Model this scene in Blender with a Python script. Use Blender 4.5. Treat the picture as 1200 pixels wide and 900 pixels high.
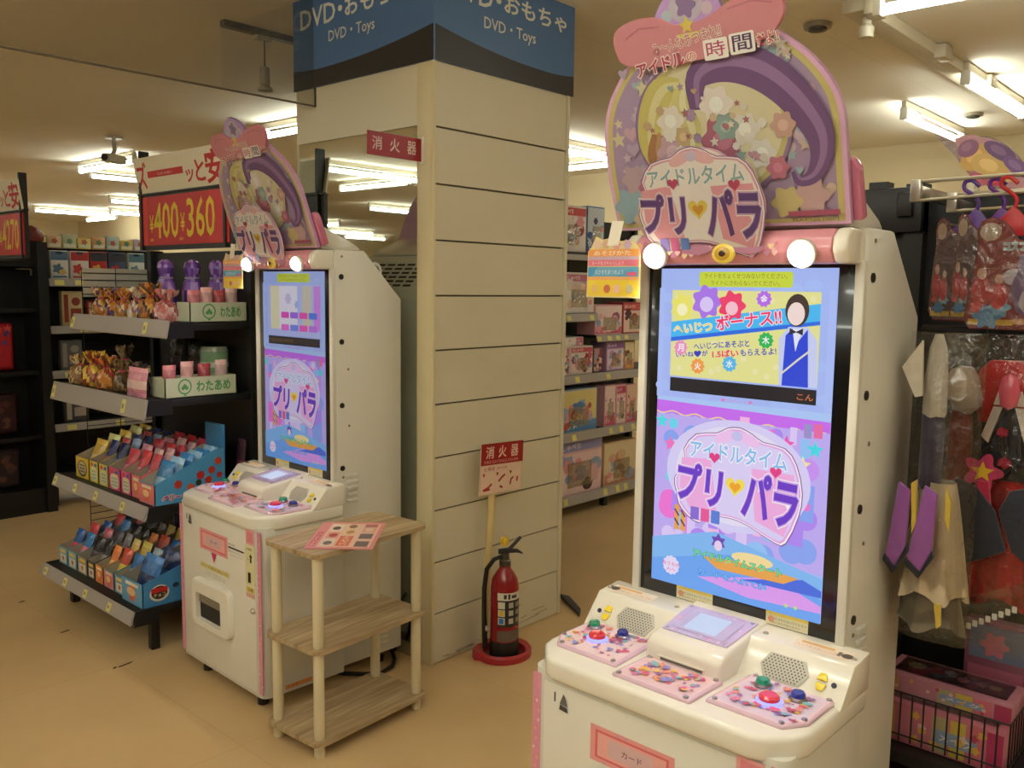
import bpy, bmesh, math, random
from mathutils import Matrix, Vector
from mathutils.geometry import tessellate_polygon

for o in list(bpy.data.objects): bpy.data.objects.remove(o)
sc = bpy.context.scene
C = sc.collection
R = math.radians
rnd = random.Random(7)

# ------------------------------------------------------------------ camera
PITCH, ROLL, YAW, FPX, EYE = .10957762, .01349479, .73505874, 1036.957, 1.5
cam = bpy.data.cameras.new('camera')
cam.sensor_fit = 'HORIZONTAL'; cam.sensor_width = 36; cam.lens = 36*FPX/1200
cam.clip_start = .05; cam.clip_end = 100
cam_o = bpy.data.objects.new('camera', cam); C.objects.link(cam_o)
def _cam_matrix():
    cp, sp, cr, sr = math.cos(PITCH), math.sin(PITCH), math.cos(ROLL), math.sin(ROLL)
    rp = Matrix(((1,0,0),(0,cp,-sp),(0,sp,cp))); rr = Matrix(((cr,-sr,0),(sr,cr,0),(0,0,1)))
    ex = Vector((math.sin(YAW),0,math.cos(YAW))); ey = Vector((math.sin(YAW-math.pi/2),0,math.cos(YAW-math.pi/2)))
    w = Matrix((ex, ey, (0,-1,0)))
    m = w @ (rr @ rp).transposed()
    r, d, f = m.col[0], m.col[1], m.col[2]
    return Matrix(((r[0],-d[0],-f[0],0),(r[1],-d[1],-f[1],0),(r[2],-d[2],-f[2],EYE),(0,0,0,1)))
cam_o.matrix_world = _cam_matrix()
sc.camera = cam_o

# ------------------------------------------------------------------ world, exposure
TUBE = 26.0            # radiance of a fluorescent tube
TUBE_COL = (.91, .97, .86)
world = bpy.data.worlds.new('world'); sc.world = world; world.use_nodes = True
world.node_tree.nodes['Background'].inputs[0].default_value = (.9,.8,.65,1)
world.node_tree.nodes['Background'].inputs[1].default_value = .0
sc.view_settings.view_transform = 'Standard'; sc.view_settings.look = 'None'
sc.view_settings.exposure = 0.0; sc.view_settings.gamma = 1
sc.cycles.use_denoising = True
sc.cycles.max_bounces = 8; sc.cycles.transparent_max_bounces = 16

# ------------------------------------------------------------------ materials
def lin(c):
    return tuple((v/255/12.92 if v/255 <= .04045 else ((v/255+.055)/1.055)**2.4) for v in c[:3])
MATS = {}
def new_mat(name):
    m = bpy.data.materials.new(name); m.use_nodes = True
    nt = m.node_tree; b = nt.nodes['Principled BSDF']
    MATS[name] = m
    return m, nt, b
def N(nt, t, **kw):
    n = nt.nodes.new(t)
    for k, v in kw.items(): setattr(n, k, v)
    return n
def attr_mat(name, rough=.5, metal=0, var=.08, scale=30, bump=0, coat=0, spec=.5, sheen=0, emit=0):
    m, nt, b = new_mat(name)
    a = N(nt, 'ShaderNodeAttribute', attribute_name='Col')
    tc = N(nt, 'ShaderNodeTexCoord'); no = N(nt, 'ShaderNodeTexNoise'); no.inputs['Scale'].default_value = scale
    no.inputs['Detail'].default_value = 3
    nt.links.new(tc.outputs['Object'], no.inputs['Vector'])
    mr = N(nt, 'ShaderNodeMapRange'); mr.inputs['To Min'].default_value = 1-var; mr.inputs['To Max'].default_value = 1+var
    nt.links.new(no.outputs['Fac'], mr.inputs['Value'])
    vm = N(nt, 'ShaderNodeVectorMath', operation='SCALE')
    nt.links.new(a.outputs['Color'], vm.inputs[0]); nt.links.new(mr.outputs[0], vm.inputs['Scale'])
    nt.links.new(vm.outputs[0], b.inputs['Base Color'])
    b.inputs['Roughness'].default_value = rough; b.inputs['Metallic'].default_value = metal
    b.inputs['Coat Weight'].default_value = coat; b.inputs['Specular IOR Level'].default_value = spec
    b.inputs['Sheen Weight'].default_value = sheen
    if emit:
        nt.links.new(a.outputs['Color'], b.inputs['Emission Color']); b.inputs['Emission Strength'].default_value = emit
    if bump:
        bp = N(nt, 'ShaderNodeBump'); bp.inputs['Strength'].default_value = bump; bp.inputs['Distance'].default_value = .01
        nt.links.new(no.outputs['Fac'], bp.inputs['Height']); nt.links.new(bp.outputs[0], b.inputs['Normal'])
    return m
attr_mat('matte', .75, var=.06, spec=.3)
attr_mat('plastic', .38, var=.03, scale=8)
attr_mat('gloss', .16, var=.03, coat=.3)
attr_mat('print', .42, var=.04, scale=60)
attr_mat('foil', .24, var=.25, scale=26, bump=.7, spec=.7)
attr_mat('fabric', .85, var=.18, scale=40, bump=.4, sheen=.3)
attr_mat('satin', .35, var=.2, scale=14, bump=.5, sheen=.4)
attr_mat('metal', .3, metal=.9, var=.06)
attr_mat('blackmetal', .45, var=.1)
attr_mat('panel', .5, var=.035, scale=3)
for _n, _e in (('screen', .85), ('dim_screen', .5)):
  m = attr_mat(_n, .25, var=0, emit=_e)
  _b = m.node_tree.nodes['Principled BSDF']
  for l in list(m.node_tree.links):
    if l.to_socket == _b.inputs['Base Color']: m.node_tree.links.remove(l)
  _b.inputs['Base Color'].default_value = (.02,.02,.025,1)
def emit_mat(name, col, s, base=.8):
    m, nt, b = new_mat(name)
    b.inputs['Base Color'].default_value = (base,base,base,1)
    tc = N(nt, 'ShaderNodeTexCoord'); no = N(nt, 'ShaderNodeTexNoise'); no.inputs['Scale'].default_value = 2
    nt.links.new(tc.outputs['Object'], no.inputs['Vector'])
    mr = N(nt, 'ShaderNodeMapRange'); mr.inputs['To Min'].default_value = s*.97; mr.inputs['To Max'].default_value = s*1.03
    nt.links.new(no.outputs['Fac'], mr.inputs['Value']); nt.links.new(mr.outputs[0], b.inputs['Emission Strength'])
    b.inputs['Emission Color'].default_value = (*col, 1)
    return m
emit_mat('tube_light', TUBE_COL, TUBE)
emit_mat('bulb_light', (1,.9,.75), 14)
emit_mat('lcd_light', (.66,.76,1), .8, .04)
emit_mat('led_light', (.28,.3,1), 1.5, .1)
def clear_mat(name, tint, gloss=.12, rough=.12, bump=0):
    m, nt, b = new_mat(name)
    nt.nodes.remove(b); out = nt.nodes['Material Output']
    tr = N(nt, 'ShaderNodeBsdfTransparent'); tr.inputs[0].default_value = (*tint, 1)
    gl = N(nt, 'ShaderNodeBsdfGlossy'); gl.inputs['Roughness'].default_value = rough
    lw = N(nt, 'ShaderNodeLayerWeight'); lw.inputs['Blend'].default_value = .35
    ad = N(nt, 'ShaderNodeMath', operation='MULTIPLY_ADD'); ad.inputs[1].default_value = .5; ad.inputs[2].default_value = gloss
    nt.links.new(lw.outputs['Fresnel'], ad.inputs[0])
    mx = N(nt, 'ShaderNodeMixShader'); nt.links.new(ad.outputs[0], mx.inputs[0])
    nt.links.new(tr.outputs[0], mx.inputs[1]); nt.links.new(gl.outputs[0], mx.inputs[2]); nt.links.new(mx.outputs[0], out.inputs[0])
    tc = N(nt, 'ShaderNodeTexCoord'); no = N(nt, 'ShaderNodeTexNoise'); no.inputs['Scale'].default_value = 18; no.inputs['Distortion'].default_value = 1.5
    nt.links.new(tc.outputs['Object'], no.inputs['Vector'])
    if bump:
        bp = N(nt, 'ShaderNodeBump'); bp.inputs['Strength'].default_value = bump; bp.inputs['Distance'].default_value = .02
        nt.links.new(no.outputs['Fac'], bp.inputs['Height'])
        nt.links.new(bp.outputs[0], gl.inputs['Normal']); nt.links.new(bp.outputs[0], lw.inputs['Normal'])
    return m
clear_mat('clear_plastic', (.93,.92,.9), .05, .12, .8)
clear_mat('milky_plastic', (.62,.5,.48), .06, .3, .2)
clear_mat('barrier_glass', (.86,.86,.84), .02, .03)
# mirror
m, nt, b = new_mat('mirror')
b.inputs['Base Color'].default_value = (.74,.77,.7,1); b.inputs['Metallic'].default_value = 1; b.inputs['Roughness'].default_value = .015
# floor: beige vinyl, large sheets with hairline joints, wear
m, nt, b = new_mat('vinyl_floor')
tc = N(nt, 'ShaderNodeTexCoord')
br = N(nt, 'ShaderNodeTexBrick'); br.offset = 0; br.inputs['Scale'].default_value = 1
br.inputs['Brick Width'].default_value = .9; br.inputs['Row Height'].default_value = .9; br.inputs['Mortar Size'].default_value = .0016
br.inputs['Color1'].default_value = (1,1,1,1); br.inputs['Color2'].default_value = (.97,.97,.97,1); br.inputs['Mortar'].default_value = (.86,.83,.79,1)
mp = N(nt, 'ShaderNodeMapping'); mp.inputs['Location'].default_value = (.35,.22,0)
nt.links.new(tc.outputs['Object'], mp.inputs[0]); nt.links.new(mp.outputs[0], br.inputs[0])
n1 = N(nt, 'ShaderNodeTexNoise'); n1.inputs['Scale'].default_value = 2.2; n1.inputs['Detail'].default_value = 6
nt.links.new(tc.outputs['Object'], n1.inputs['Vector'])
cr = N(nt, 'ShaderNodeValToRGB')
cr.color_ramp.elements[0].position = .3; cr.color_ramp.elements[0].color = (*lin((206,172,124)),1)
cr.color_ramp.elements[1].position = .7; cr.color_ramp.elements[1].color = (*lin((217,184,136)),1)
nt.links.new(n1.outputs['Fac'], cr.inputs[0])
mx = N(nt, 'ShaderNodeMix', data_type='RGBA', blend_type='MULTIPLY'); mx.inputs[0].default_value = 1
nt.links.new(cr.outputs[0], mx.inputs[6]); nt.links.new(br.outputs['Color'], mx.inputs[7]); nt.links.new(mx.outputs[2], b.inputs['Base Color'])
n2 = N(nt, 'ShaderNodeTexNoise'); n2.inputs['Scale'].default_value = 5
nt.links.new(tc.outputs['Object'], n2.inputs['Vector'])
mr = N(nt, 'ShaderNodeMapRange'); mr.inputs['To Min'].default_value = .32; mr.inputs['To Max'].default_value = .5
nt.links.new(n2.outputs['Fac'], mr.inputs['Value']); nt.links.new(mr.outputs[0], b.inputs['Roughness'])
b.inputs['Specular IOR Level'].default_value = .35
def plaster(name, c1, c2, joint=None):
    m, nt, b = new_mat(name)
    tc = N(nt, 'ShaderNodeTexCoord'); n1 = N(nt, 'ShaderNodeTexNoise'); n1.inputs['Scale'].default_value = 1.2; n1.inputs['Detail'].default_value = 5
    nt.links.new(tc.outputs['Object'], n1.inputs['Vector'])
    cr = N(nt, 'ShaderNodeValToRGB')
    cr.color_ramp.elements[0].color = (*lin(c1),1); cr.color_ramp.elements[1].color = (*lin(c2),1)
    nt.links.new(n1.outputs['Fac'], cr.inputs[0])
    last = cr.outputs[0]
    if joint:
        br = N(nt, 'ShaderNodeTexBrick'); br.offset = .5; br.inputs['Scale'].default_value = 1
        br.inputs['Brick Width'].default_value = 1.82; br.inputs['Row Height'].default_value = .91; br.inputs['Mortar Size'].default_value = .002
        br.inputs['Color1'].default_value = (1,1,1,1); br.inputs['Color2'].default_value = (.985,.985,.985,1); br.inputs['Mortar'].default_value = (.86,.86,.86,1)
        nt.links.new(tc.outputs['Object'], br.inputs[0])
        mx = N(nt, 'ShaderNodeMix', data_type='RGBA', blend_type='MULTIPLY'); mx.inputs[0].default_value = 1
        nt.links.new(last, mx.inputs[6]); nt.links.new(br.outputs['Color'], mx.inputs[7]); last = mx.outputs[2]
    nt.links.new(last, b.inputs['Base Color']); b.inputs['Roughness'].default_value = .85; b.inputs['Specular IOR Level'].default_value = .2
    return m
plaster('ceiling_board', (243,234,216), (248,240,224), True)
plaster('wall_paint', (226,208,170), (232,214,178))
# wood grain along local X
m, nt, b = new_mat('oak_board')
tc = N(nt, 'ShaderNodeTexCoord'); mp = N(nt, 'ShaderNodeMapping'); mp.inputs['Scale'].default_value = (2.5, 38, 20)
nt.links.new(tc.outputs['Object'], mp.inputs[0])
n1 = N(nt, 'ShaderNodeTexNoise'); n1.inputs['Scale'].default_value = 1.4; n1.inputs['Detail'].default_value = 5; n1.inputs['Distortion'].default_value = .6
nt.links.new(mp.outputs[0], n1.inputs['Vector'])
cr = N(nt, 'ShaderNodeValToRGB')
cr.color_ramp.elements[0].position = .3; cr.color_ramp.elements[0].color = (*lin((150,122,88)),1)
cr.color_ramp.elements[1].position = .72; cr.color_ramp.elements[1].color = (*lin((200,176,138)),1)
nt.links.new(n1.outputs['Fac'], cr.inputs[0]); nt.links.new(cr.outputs[0], b.inputs['Base Color']); b.inputs['Roughness'].default_value = .5

# ------------------------------------------------------------------ mesh building
def frame(o, x, y):
    x = Vector(x).normalized(); y = Vector(y); z = x.cross(y).normalized(); y = z.cross(x).normalized()
    return Matrix(((x[0],y[0],z[0],o[0]),(x[1],y[1],z[1],o[1]),(x[2],y[2],z[2],o[2]),(0,0,0,1)))
FRONT_X = lambda x, y, z: frame((x,y,z), (0,-1,0), (0,0,1))   # print facing -x (right = -y)
FRONT_Y = lambda x, y, z: frame((x,y,z), (1,0,0), (0,0,1))    # print facing -y (right = +x)
TOP = lambda x, y, z: frame((x,y,z), (0,-1,0), (1,0,0))       # print facing up, read from -x side
TXT = {}
def text_mesh(s, bold=0.0):
    k = (s, bold)
    if k not in TXT:
        cu = bpy.data.curves.new('text', 'FONT'); cu.body = s; cu.resolution_u = 2; cu.offset = bold
        o = bpy.data.objects.new('text', cu); C.objects.link(o); bpy.context.view_layer.update()
        me = bpy.data.meshes.new_from_object(o.evaluated_get(bpy.context.evaluated_depsgraph_get()))
        vs = [(v.co.x, v.co.y) for v in me.vertices]; fs = [tuple(p.vertices) for p in me.polygons]
        bpy.data.objects.remove(o); bpy.data.curves.remove(cu); bpy.data.meshes.remove(me)
        TXT[k] = (vs, fs)
    return TXT[k]
def spline(pts, n=4, closed=True):
    out = []; m = len(pts)
    for i in range(m if closed else m-1):
        p0, p1, p2, p3 = [pts[(i+k) % m] if closed else pts[min(max(i+k,0),m-1)] for k in (-1,0,1,2)]
        for q in range(n):
            t = q/n; out.append(tuple(.5*(2*b+(c-a)*t+(2*a-5*b+4*c-d)*t*t+(3*b-a-3*c+d)*t**3) for a, b, c, d in zip(p0,p1,p2,p3)))
    if not closed: out.append(tuple(pts[-1]))
    return out
class MB:
    def __init__(s): s.v = []; s.f = []; s.c = []
    def add(s, vs, fs, col):
        n = len(s.v); s.v += [tuple(v) for v in vs]
        c = lin(col)
        for f in fs: s.f.append(tuple(i+n for i in f)); s.c.append(c)
        return s
    def box(s, x0, x1, y0, y1, z0, z1, col, M=None):
        vs = [Vector((x,y,z)) for x in (x0,x1) for y in (y0,y1) for z in (z0,z1)]
        if M: vs = [M @ v for v in vs]
        return s.add(vs, [(0,1,3,2),(4,6,7,5),(0,4,5,1),(2,3,7,6),(0,2,6,4),(1,5,7,3)], col)
    def prism(s, poly, d, col, M, side=None, d0=0):
        """polygon in M's xy plane, extruded along M's z from d0 to d"""
        n = len(poly)
        ar = sum(poly[i][0]*poly[(i+1)%n][1]-poly[(i+1)%n][0]*poly[i][1] for i in range(n))
        if ar < 0: poly = poly[::-1]
        a = [M @ Vector((p[0],p[1],d0)) for p in poly]; t = [M @ Vector((p[0],p[1],d)) for p in poly]
        tri = tessellate_polygon([[Vector((p[0],p[1],0)) for p in poly]])
        k = len(s.v)
        s.v += [tuple(v) for v in a+t]
        cc = lin(col); sd = lin(side or col)
        convex = n <= 12 and all((poly[(i+1)%n][0]-poly[i][0])*(poly[(i+2)%n][1]-poly[(i+1)%n][1])-(poly[(i+1)%n][1]-poly[i][1])*(poly[(i+2)%n][0]-poly[(i+1)%n][0]) >= -1e-12 for i in range(n))
        if convex: tri = [tuple(range(n))]
        for f in tri:
            f = tuple(f)
            p = [poly[i] for i in f[:3]]
            if (p[1][0]-p[0][0])*(p[2][1]-p[0][1])-(p[1][1]-p[0][1])*(p[2][0]-p[0][0]) < 0: f = f[::-1]
            s.f.append(tuple(i+n+k for i in f)); s.c.append(cc)
            s.f.append(tuple(i+k for i in f[::-1])); s.c.append(cc)
        for i in range(n):
            j = (i+1) % n
            s.f.append((k+i, k+j, k+n+j, k+n+i)); s.c.append(sd)
        return s
    def lathe(s, prof, col, n=20, M=None, sx=1, sy=1, jitter=0, cols=None):
        M = M or Matrix(); vs = []; fs = []
        for r, z in prof:
            for i in range(n):
                a = 2*math.pi*i/n; q = r*(1+(rnd.uniform(-jitter,jitter) if jitter else 0))
                vs.append(M @ Vector((q*sx*math.cos(a), q*sy*math.sin(a), z)))
        k = len(s.v); s.v += [tuple(v) for v in vs]
        for j in range(len(prof)-1):
            cc = lin(cols[j] if cols else col)
            for i in range(n):
                i2 = (i+1) % n
                s.f.append((k+j*n+i, k+j*n+i2, k+(j+1)*n+i2, k+(j+1)*n+i)); s.c.append(cc)
        s.f.append(tuple(k+i for i in range(n))[::-1]); s.c.append(lin(cols[0] if cols else col))
        s.f.append(tuple(k+(len(prof)-1)*n+i for i in range(n))); s.c.append(lin(cols[-1] if cols else col))
        return s
    def tube(s, pts, r, col, n=8, closed=False):
        pts = [Vector(p) for p in pts]; m = len(pts); k = len(s.v); up = None
        for i, p in enumerate(pts):
            a = pts[(i-1) % m] if (closed or i) else p; b = pts[(i+1) % m] if (closed or i < m-1) else p
            t = (b-a).normalized()
            if up is None: up = t.orthogonal().normalized()
            up = (up - t*up.dot(t)); up = up.normalized() if up.length > 1e-6 else t.orthogonal().normalized()
            w = t.cross(up); rr = r[i] if isinstance(r, (list,tuple)) else r
            for q in range(n):
                an = 2*math.pi*q/n; s.v.append(tuple(p + rr*(math.cos(an)*up + math.sin(an)*w)))
        c = lin(col)
        for i in range(m if closed else m-1):
            i2 = (i+1) % m
            for q in range(n):
                q2 = (q+1) % n
                s.f.append((k+i*n+q, k+i*n+q2, k+i2*n+q2, k+i2*n+q)); s.c.append(c)
        if not closed:
            s.f.append(tuple(k+q for q in range(n))[::-1]); s.c.append(c)
            s.f.append(tuple(k+(m-1)*n+q for q in range(n))); s.c.append(c)
        return s
    def grid(s, fn, nu, nv, col, colfn=None):
        k = len(s.v)
        for i in range(nu+1):
            for j in range(nv+1): s.v.append(tuple(fn(i/nu, j/nv)))
        for i in range(nu):
            for j in range(nv):
                a = k+i*(nv+1)+j
                s.f.append((a, a+nv+1, a+nv+2, a+1)); s.c.append(lin(colfn((i+.5)/nu,(j+.5)/nv) if colfn else col))
        return s
    def build(s, name, mat, parent=None, bevel=0, seg=2, sharp=35, loc=None, rot=None, **props):
        me = bpy.data.meshes.new(name); me.from_pydata(s.v, [], s.f)
        ca = me.color_attributes.new('Col', 'FLOAT_COLOR', 'CORNER')
        data = []
        for f, c in zip(s.f, s.c): data += [c[0], c[1], c[2], 1.0]*len(f)
        ca.data.foreach_set('color', data)
        bm = bmesh.new(); bm.from_mesh(me)
        if bevel:
            es = [e for e in bm.edges if len(e.link_faces) == 2 and e.calc_face_angle(0) > .45]
            bmesh.ops.bevel(bm, geom=es, offset=bevel, segments=seg, profile=.5, affect='EDGES', clamp_overlap=True)
        bm.to_mesh(me); bm.free()
        me.polygons.foreach_set('use_smooth', [True]*len(me.polygons)); me.set_sharp_from_angle(angle=R(sharp))
        me.materials.append(MATS[mat]); me.update()
        o = bpy.data.objects.new(name, me); C.objects.link(o)
        if parent: o.parent = parent
        if loc: o.location = loc
        if rot: o.rotation_euler = rot
        for k_, v_ in props.items(): o[k_] = v_
        return o
class Art:
    """flat printing: coloured shapes laid over one another on a plane"""
    def __init__(s, M, z0=.0006, dz=.00006): s.M = M; s.z = z0; s.dz = dz; s.mb = MB()
    mute = 0
    def tri(s, vs, fs, col):
        if s.mute:
            g_ = sum(col)/3; col = tuple((c*(1-s.mute)+g_*s.mute)*(1-s.mute*.55) for c in col)
        s.mb.add([s.M @ Vector((x,y,s.z)) for x, y in vs], fs, col); s.z += s.dz
    def poly(s, pts, col):
        ar = sum(pts[i][0]*pts[(i+1)%len(pts)][1]-pts[(i+1)%len(pts)][0]*pts[i][1] for i in range(len(pts)))
        if ar < 0: pts = pts[::-1]
        t = tessellate_polygon([[Vector((p[0],p[1],0)) for p in pts]])
        fs = []
        for f in t:
            p = [pts[i] for i in f]
            fs.append(tuple(f) if (p[1][0]-p[0][0])*(p[2][1]-p[0][1])-(p[1][1]-p[0][1])*(p[2][0]-p[0][0]) > 0 else tuple(f)[::-1])
        s.tri(pts, fs, col)
    def rect(s, x0, y0, x1, y1, col): s.tri([(x0,y0),(x1,y0),(x1,y1),(x0,y1)], [(0,1,2,3)], col)
    def ell(s, cx, cy, rx, ry, col, n=20, rot=0):
        c, q = math.cos(rot), math.sin(rot)
        s.tri([(cx+rx*math.cos(a)*c-ry*math.sin(a)*q, cy+rx*math.cos(a)*q+ry*math.sin(a)*c) for a in [2*math.pi*i/n for i in range(n)]], [tuple(range(n))], col)
    def rrect(s, x0, y0, x1, y1, r, col):
        p = []
        for cx, cy, a0 in ((x1-r,y0+r,-90),(x1-r,y1-r,0),(x0+r,y1-r,90),(x0+r,y0+r,180)):
            for i in range(5): a = R(a0+22.5*i); p.append((cx+r*math.cos(a), cy+r*math.sin(a)))
        s.tri(p, [tuple(range(len(p)))], col)
    def star(s, cx, cy, r, col, n=5, k=.45, rot=90):
        s.poly([(cx+(r if i%2==0 else r*k)*math.cos(R(rot)+math.pi*i/n), cy+(r if i%2==0 else r*k)*math.sin(R(rot)+math.pi*i/n)) for i in range(2*n)], col)
    def heart(s, cx, cy, r, col):
        s.poly([(cx+r*.062*16*math.sin(t)**3, cy+r*.062*(13*math.cos(t)-5*math.cos(2*t)-2*math.cos(3*t)-math.cos(4*t))) for t in [2*math.pi*i/24 for i in range(24)]], col)
    def flower(s, cx, cy, r, col, n=8, k=.12):
        s.poly([(cx+r*(1+k*math.cos(n*t))*math.cos(t), cy+r*(1+k*math.cos(n*t))*math.sin(t)) for t in [2*math.pi*i/48 for i in range(48)]], col)
    def band(s, pts, w, col):
        """ribbon along a line; w = width or list of widths"""
        L, Q = [], []
        for i, p in enumerate(pts):
            a = pts[max(0,i-1)]; b = pts[min(len(pts)-1,i+1)]
            dx, dy = b[0]-a[0], b[1]-a[1]; l = math.hypot(dx,dy) or 1
            h = (w[i] if isinstance(w,(list,tuple)) else w)/2
            L.append((p[0]-dy/l*h, p[1]+dx/l*h)); Q.append((p[0]+dy/l*h, p[1]-dx/l*h))
        n = len(pts)
        s.tri(Q+L, [(i,i+1,n+i+1,n+i) for i in range(n-1)], col)
    def text(s, t, x0, y0, x1, y1, col, bold=.01, outline=(), rot=0, skew=0):
        """fit text into the box"""
        vs, fs = text_mesh(t, bold)
        if not vs: return
        ax, bx = min(v[0] for v in vs), max(v[0] for v in vs); ay, by = min(v[1] for v in vs), max(v[1] for v in vs)
        sx, sy = (x1-x0)/(bx-ax), (y1-y0)/(by-ay)
        for b_, c_ in list(outline)+[(bold, col)]:
            vv, ff = text_mesh(t, b_)
            out = []
            for v in vv:
                x = (v[0]-(ax+bx)/2)*sx; y = (v[1]-(ay+by)/2)*sy; x += y*skew
                out.append(((x0+x1)/2+x*math.cos(rot)-y*math.sin(rot), (y0+y1)/2+x*math.sin(rot)+y*math.cos(rot)))
            s.tri(out, ff, c_)
def thing(name, label, cat, loc=(0,0,0), rotz=0, group=None):
    o = bpy.data.objects.new(name, None); C.objects.link(o); o.empty_display_size = .05
    o.location = loc; o.rotation_euler = (0,0,rotz); o['label'] = label; o['category'] = cat
    if group: o['group'] = group
    return o
def tag(o, label, cat, group=None, kind=None):
    o['label'] = label; o['category'] = cat
    if group: o['group'] = group
    if kind: o['kind'] = kind
    return o
def dup(root, loc, rotz=0, label=None, group=None):
    r = root.copy(); C.objects.link(r); r.location = loc; r.rotation_euler = (0,0,rotz)
    if label: r['label'] = label
    if group: r['group'] = group
    for ch in list(root.children):
        c = ch.copy(); C.objects.link(c); c.parent = r
        for g in list(ch.children):
            d = g.copy(); C.objects.link(d); d.parent = c
    return r
WHITE = (222,217,205); CREAM = (216,205,178); BLACK = (22,21,22); PINK = (240,170,178)

# ------------------------------------------------------------------ room shell
CEIL = 2.70
def shell(name, x0, x1, y0, y1, z0, z1, mat):
    mb = MB(); mb.box(x0,x1,y0,y1,z0,z1,(255,255,255)); return mb.build(name, mat, kind='structure')
floor = shell('floor', -12,7.8,-6,19.2,-.1,0,'vinyl_floor')
shell('ceiling', -12,7.8,-6,19.2,CEIL,CEIL+.1,'ceiling_board')
shell('wall_right', 7.65,7.8,-6,19.2,0,CEIL,'wall_paint')
shell('wall_back', -12,7.8,19.0,19.2,0,CEIL,'wall_paint')
shell('wall_left', -12.2,-12,-6,19.2,0,CEIL,'wall_paint')
shell('wall_front', -12,7.8,-6.2,-6,0,CEIL,'wall_paint')
for x, y, l, a in ((1.44,3.874,.05,.2),(1.47,3.36,.07,.15),(1.427,3.36,.02,.5),(1.444,4.386,.035,.3)):
    mb = MB(); mb.prism([(-l/2,-.004),(l*.2,-.006),(l/2,.002),(l*.3,.006),(-l*.4,.005)], .0006, (78,66,56), Matrix.Translation((x,y,0)) @ Matrix.Rotation(a,4,'Z'))
    mb.build('scuff_mark', 'matte', floor)

# ------------------------------------------------------------------ column
X0, Y0, X1, Y1 = 2.2955, 2.4861, 3.0985, 3.36
column = thing('column', 'square store column clad in cream lap panels with a mirror on its left side', 'column', (X0,Y0,0)); column['kind'] = 'structure'
lx, ly = X1-X0, Y1-Y0
mb = MB(); mb.box(.014,lx-.005,.014,ly,0,CEIL,(96,86,66)); mb.build('core', 'panel', column)
zs = [0]+[.2047+.20945*k for k in range(10)]
for i in range(len(zs)):
    z0 = zs[i]+.004; z1 = (zs[i+1] if i+1 < len(zs) else CEIL)-.003
    mb = MB(); mb.prism([(0,z0),(.016,z0),(.014,z1),(.004,z1)], lx-.028, CREAM, frame((.012,0,0),(0,1,0),(0,0,1)), d0=0)
    if i == 0:
        a = Art(FRONT_Y(.012,-.0005,0))
        for q in range(16):
            px = rnd.uniform(.03,.7); pz = rnd.uniform(.006,.12)*rnd.random()
            a.band([(px,pz+.01),(px+rnd.uniform(.03,.12),pz+.012+rnd.uniform(-.004,.01))], rnd.uniform(.002,.004), (158,140,108))
        mb.v += []
    mb.build('lap_panel', 'panel', column)
    if i == 0: a.mb.build('scuffing', 'matte', column)
mb = MB(); mb.box(lx-.02,lx,-.004,.03,0,CEIL,CREAM); mb.build('edge_trim', 'panel', column)
mb = MB(); mb.box(-.004,.012,-.004,.012,0,CEIL,(222,206,166)); mb.box(-.003,.008,.01,.088,0,CEIL,(222,206,166)); mb.build('corner_trim', 'panel', column, bevel=.003)
mb = MB(); mb.box(0,.012,.09,ly,2.101,CEIL,(222,210,180)); mb.build('upper_panel', 'panel', column)
mb = MB(); mb.box(.001,.012,.092,ly-.015,.06,2.098,(200,205,190)); mb.build('mirror_panel', 'mirror', column)
mb = MB(); mb.box(-.002,.012,ly-.014,ly,0,2.1,(206,196,168)); mb.build('mirror_trim', 'panel', column)
mb = MB(); mb.box(0,.012,.09,ly,0,.058,(150,136,106)); mb.build('skirting', 'panel', column)
# blue department sign wrapped round the column top
sg = thing('department_sign', 'blue sign with white lettering and dark wave wrapped round the column top', 'sign', (X0,Y0,2.326))
SH = CEIL-2.326
def wave(t): return .072+.058*max(0,1-t/.80)**2.0+.012*max(0,(t-.78)/.22)**2
def sign_face(M, w, flip, name):
    mb = MB(); mb.prism([(0,0),(w,0),(w,SH-.002),(0,SH-.002)], .008, (80,116,164), M)
    p = mb.build(name, 'print', sg)
    a = Art(M, .0086)
    tt = [i/24 for i in range(25)]
    top = [((w*(1-t) if flip else w*t), wave(t)) for t in tt]
    n = 25
    a.tri([(x,0) for x, z in top]+top, [((i,i+1,n+i+1,n+i) if not flip else (i+1,i,n+i,n+i+1)) for i in range(24)], (42,36,33))
    return p, a
wl = 3.367-Y0+.008; wr = 3.114-X0
p, a = sign_face(frame((0,wl-.008,0),(0,-1,0),(0,0,1)), wl, True, 'side_panel')
L = lambda y: 3.367-y
a.text('DVD', L(3.312),.245,L(3.067),.325,(226,222,206),.012); a.text('・', L(3.05),.275,L(3.02),.3,(226,222,206),.03)
a.text('おもちゃ', L(3.005),.245,L(2.62),.33,(226,222,206),.02)
a.text('DVD・Toys', L(3.114),.155,L(2.816),.212,(222,218,204),.008)
a.mb.build('lettering', 'print', p)
p, a = sign_face(frame((0,0,0),(1,0,0),(0,0,1)), wr, False, 'front_panel')
L = lambda x: x-X0
a.text('DVD', L(2.36),.245,L(2.60),.325,(226,222,206),.012); a.text('・', L(2.618),.275,L(2.648),.3,(226,222,206),.03)
a.text('おもちゃ', L(2.665),.25,L(3.058),.325,(226,222,206),.02)
a.text('DVD・Toys', L(2.552),.155,L(2.858),.212,(222,218,204),.008)
a.mb.build('lettering', 'print', p)
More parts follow.
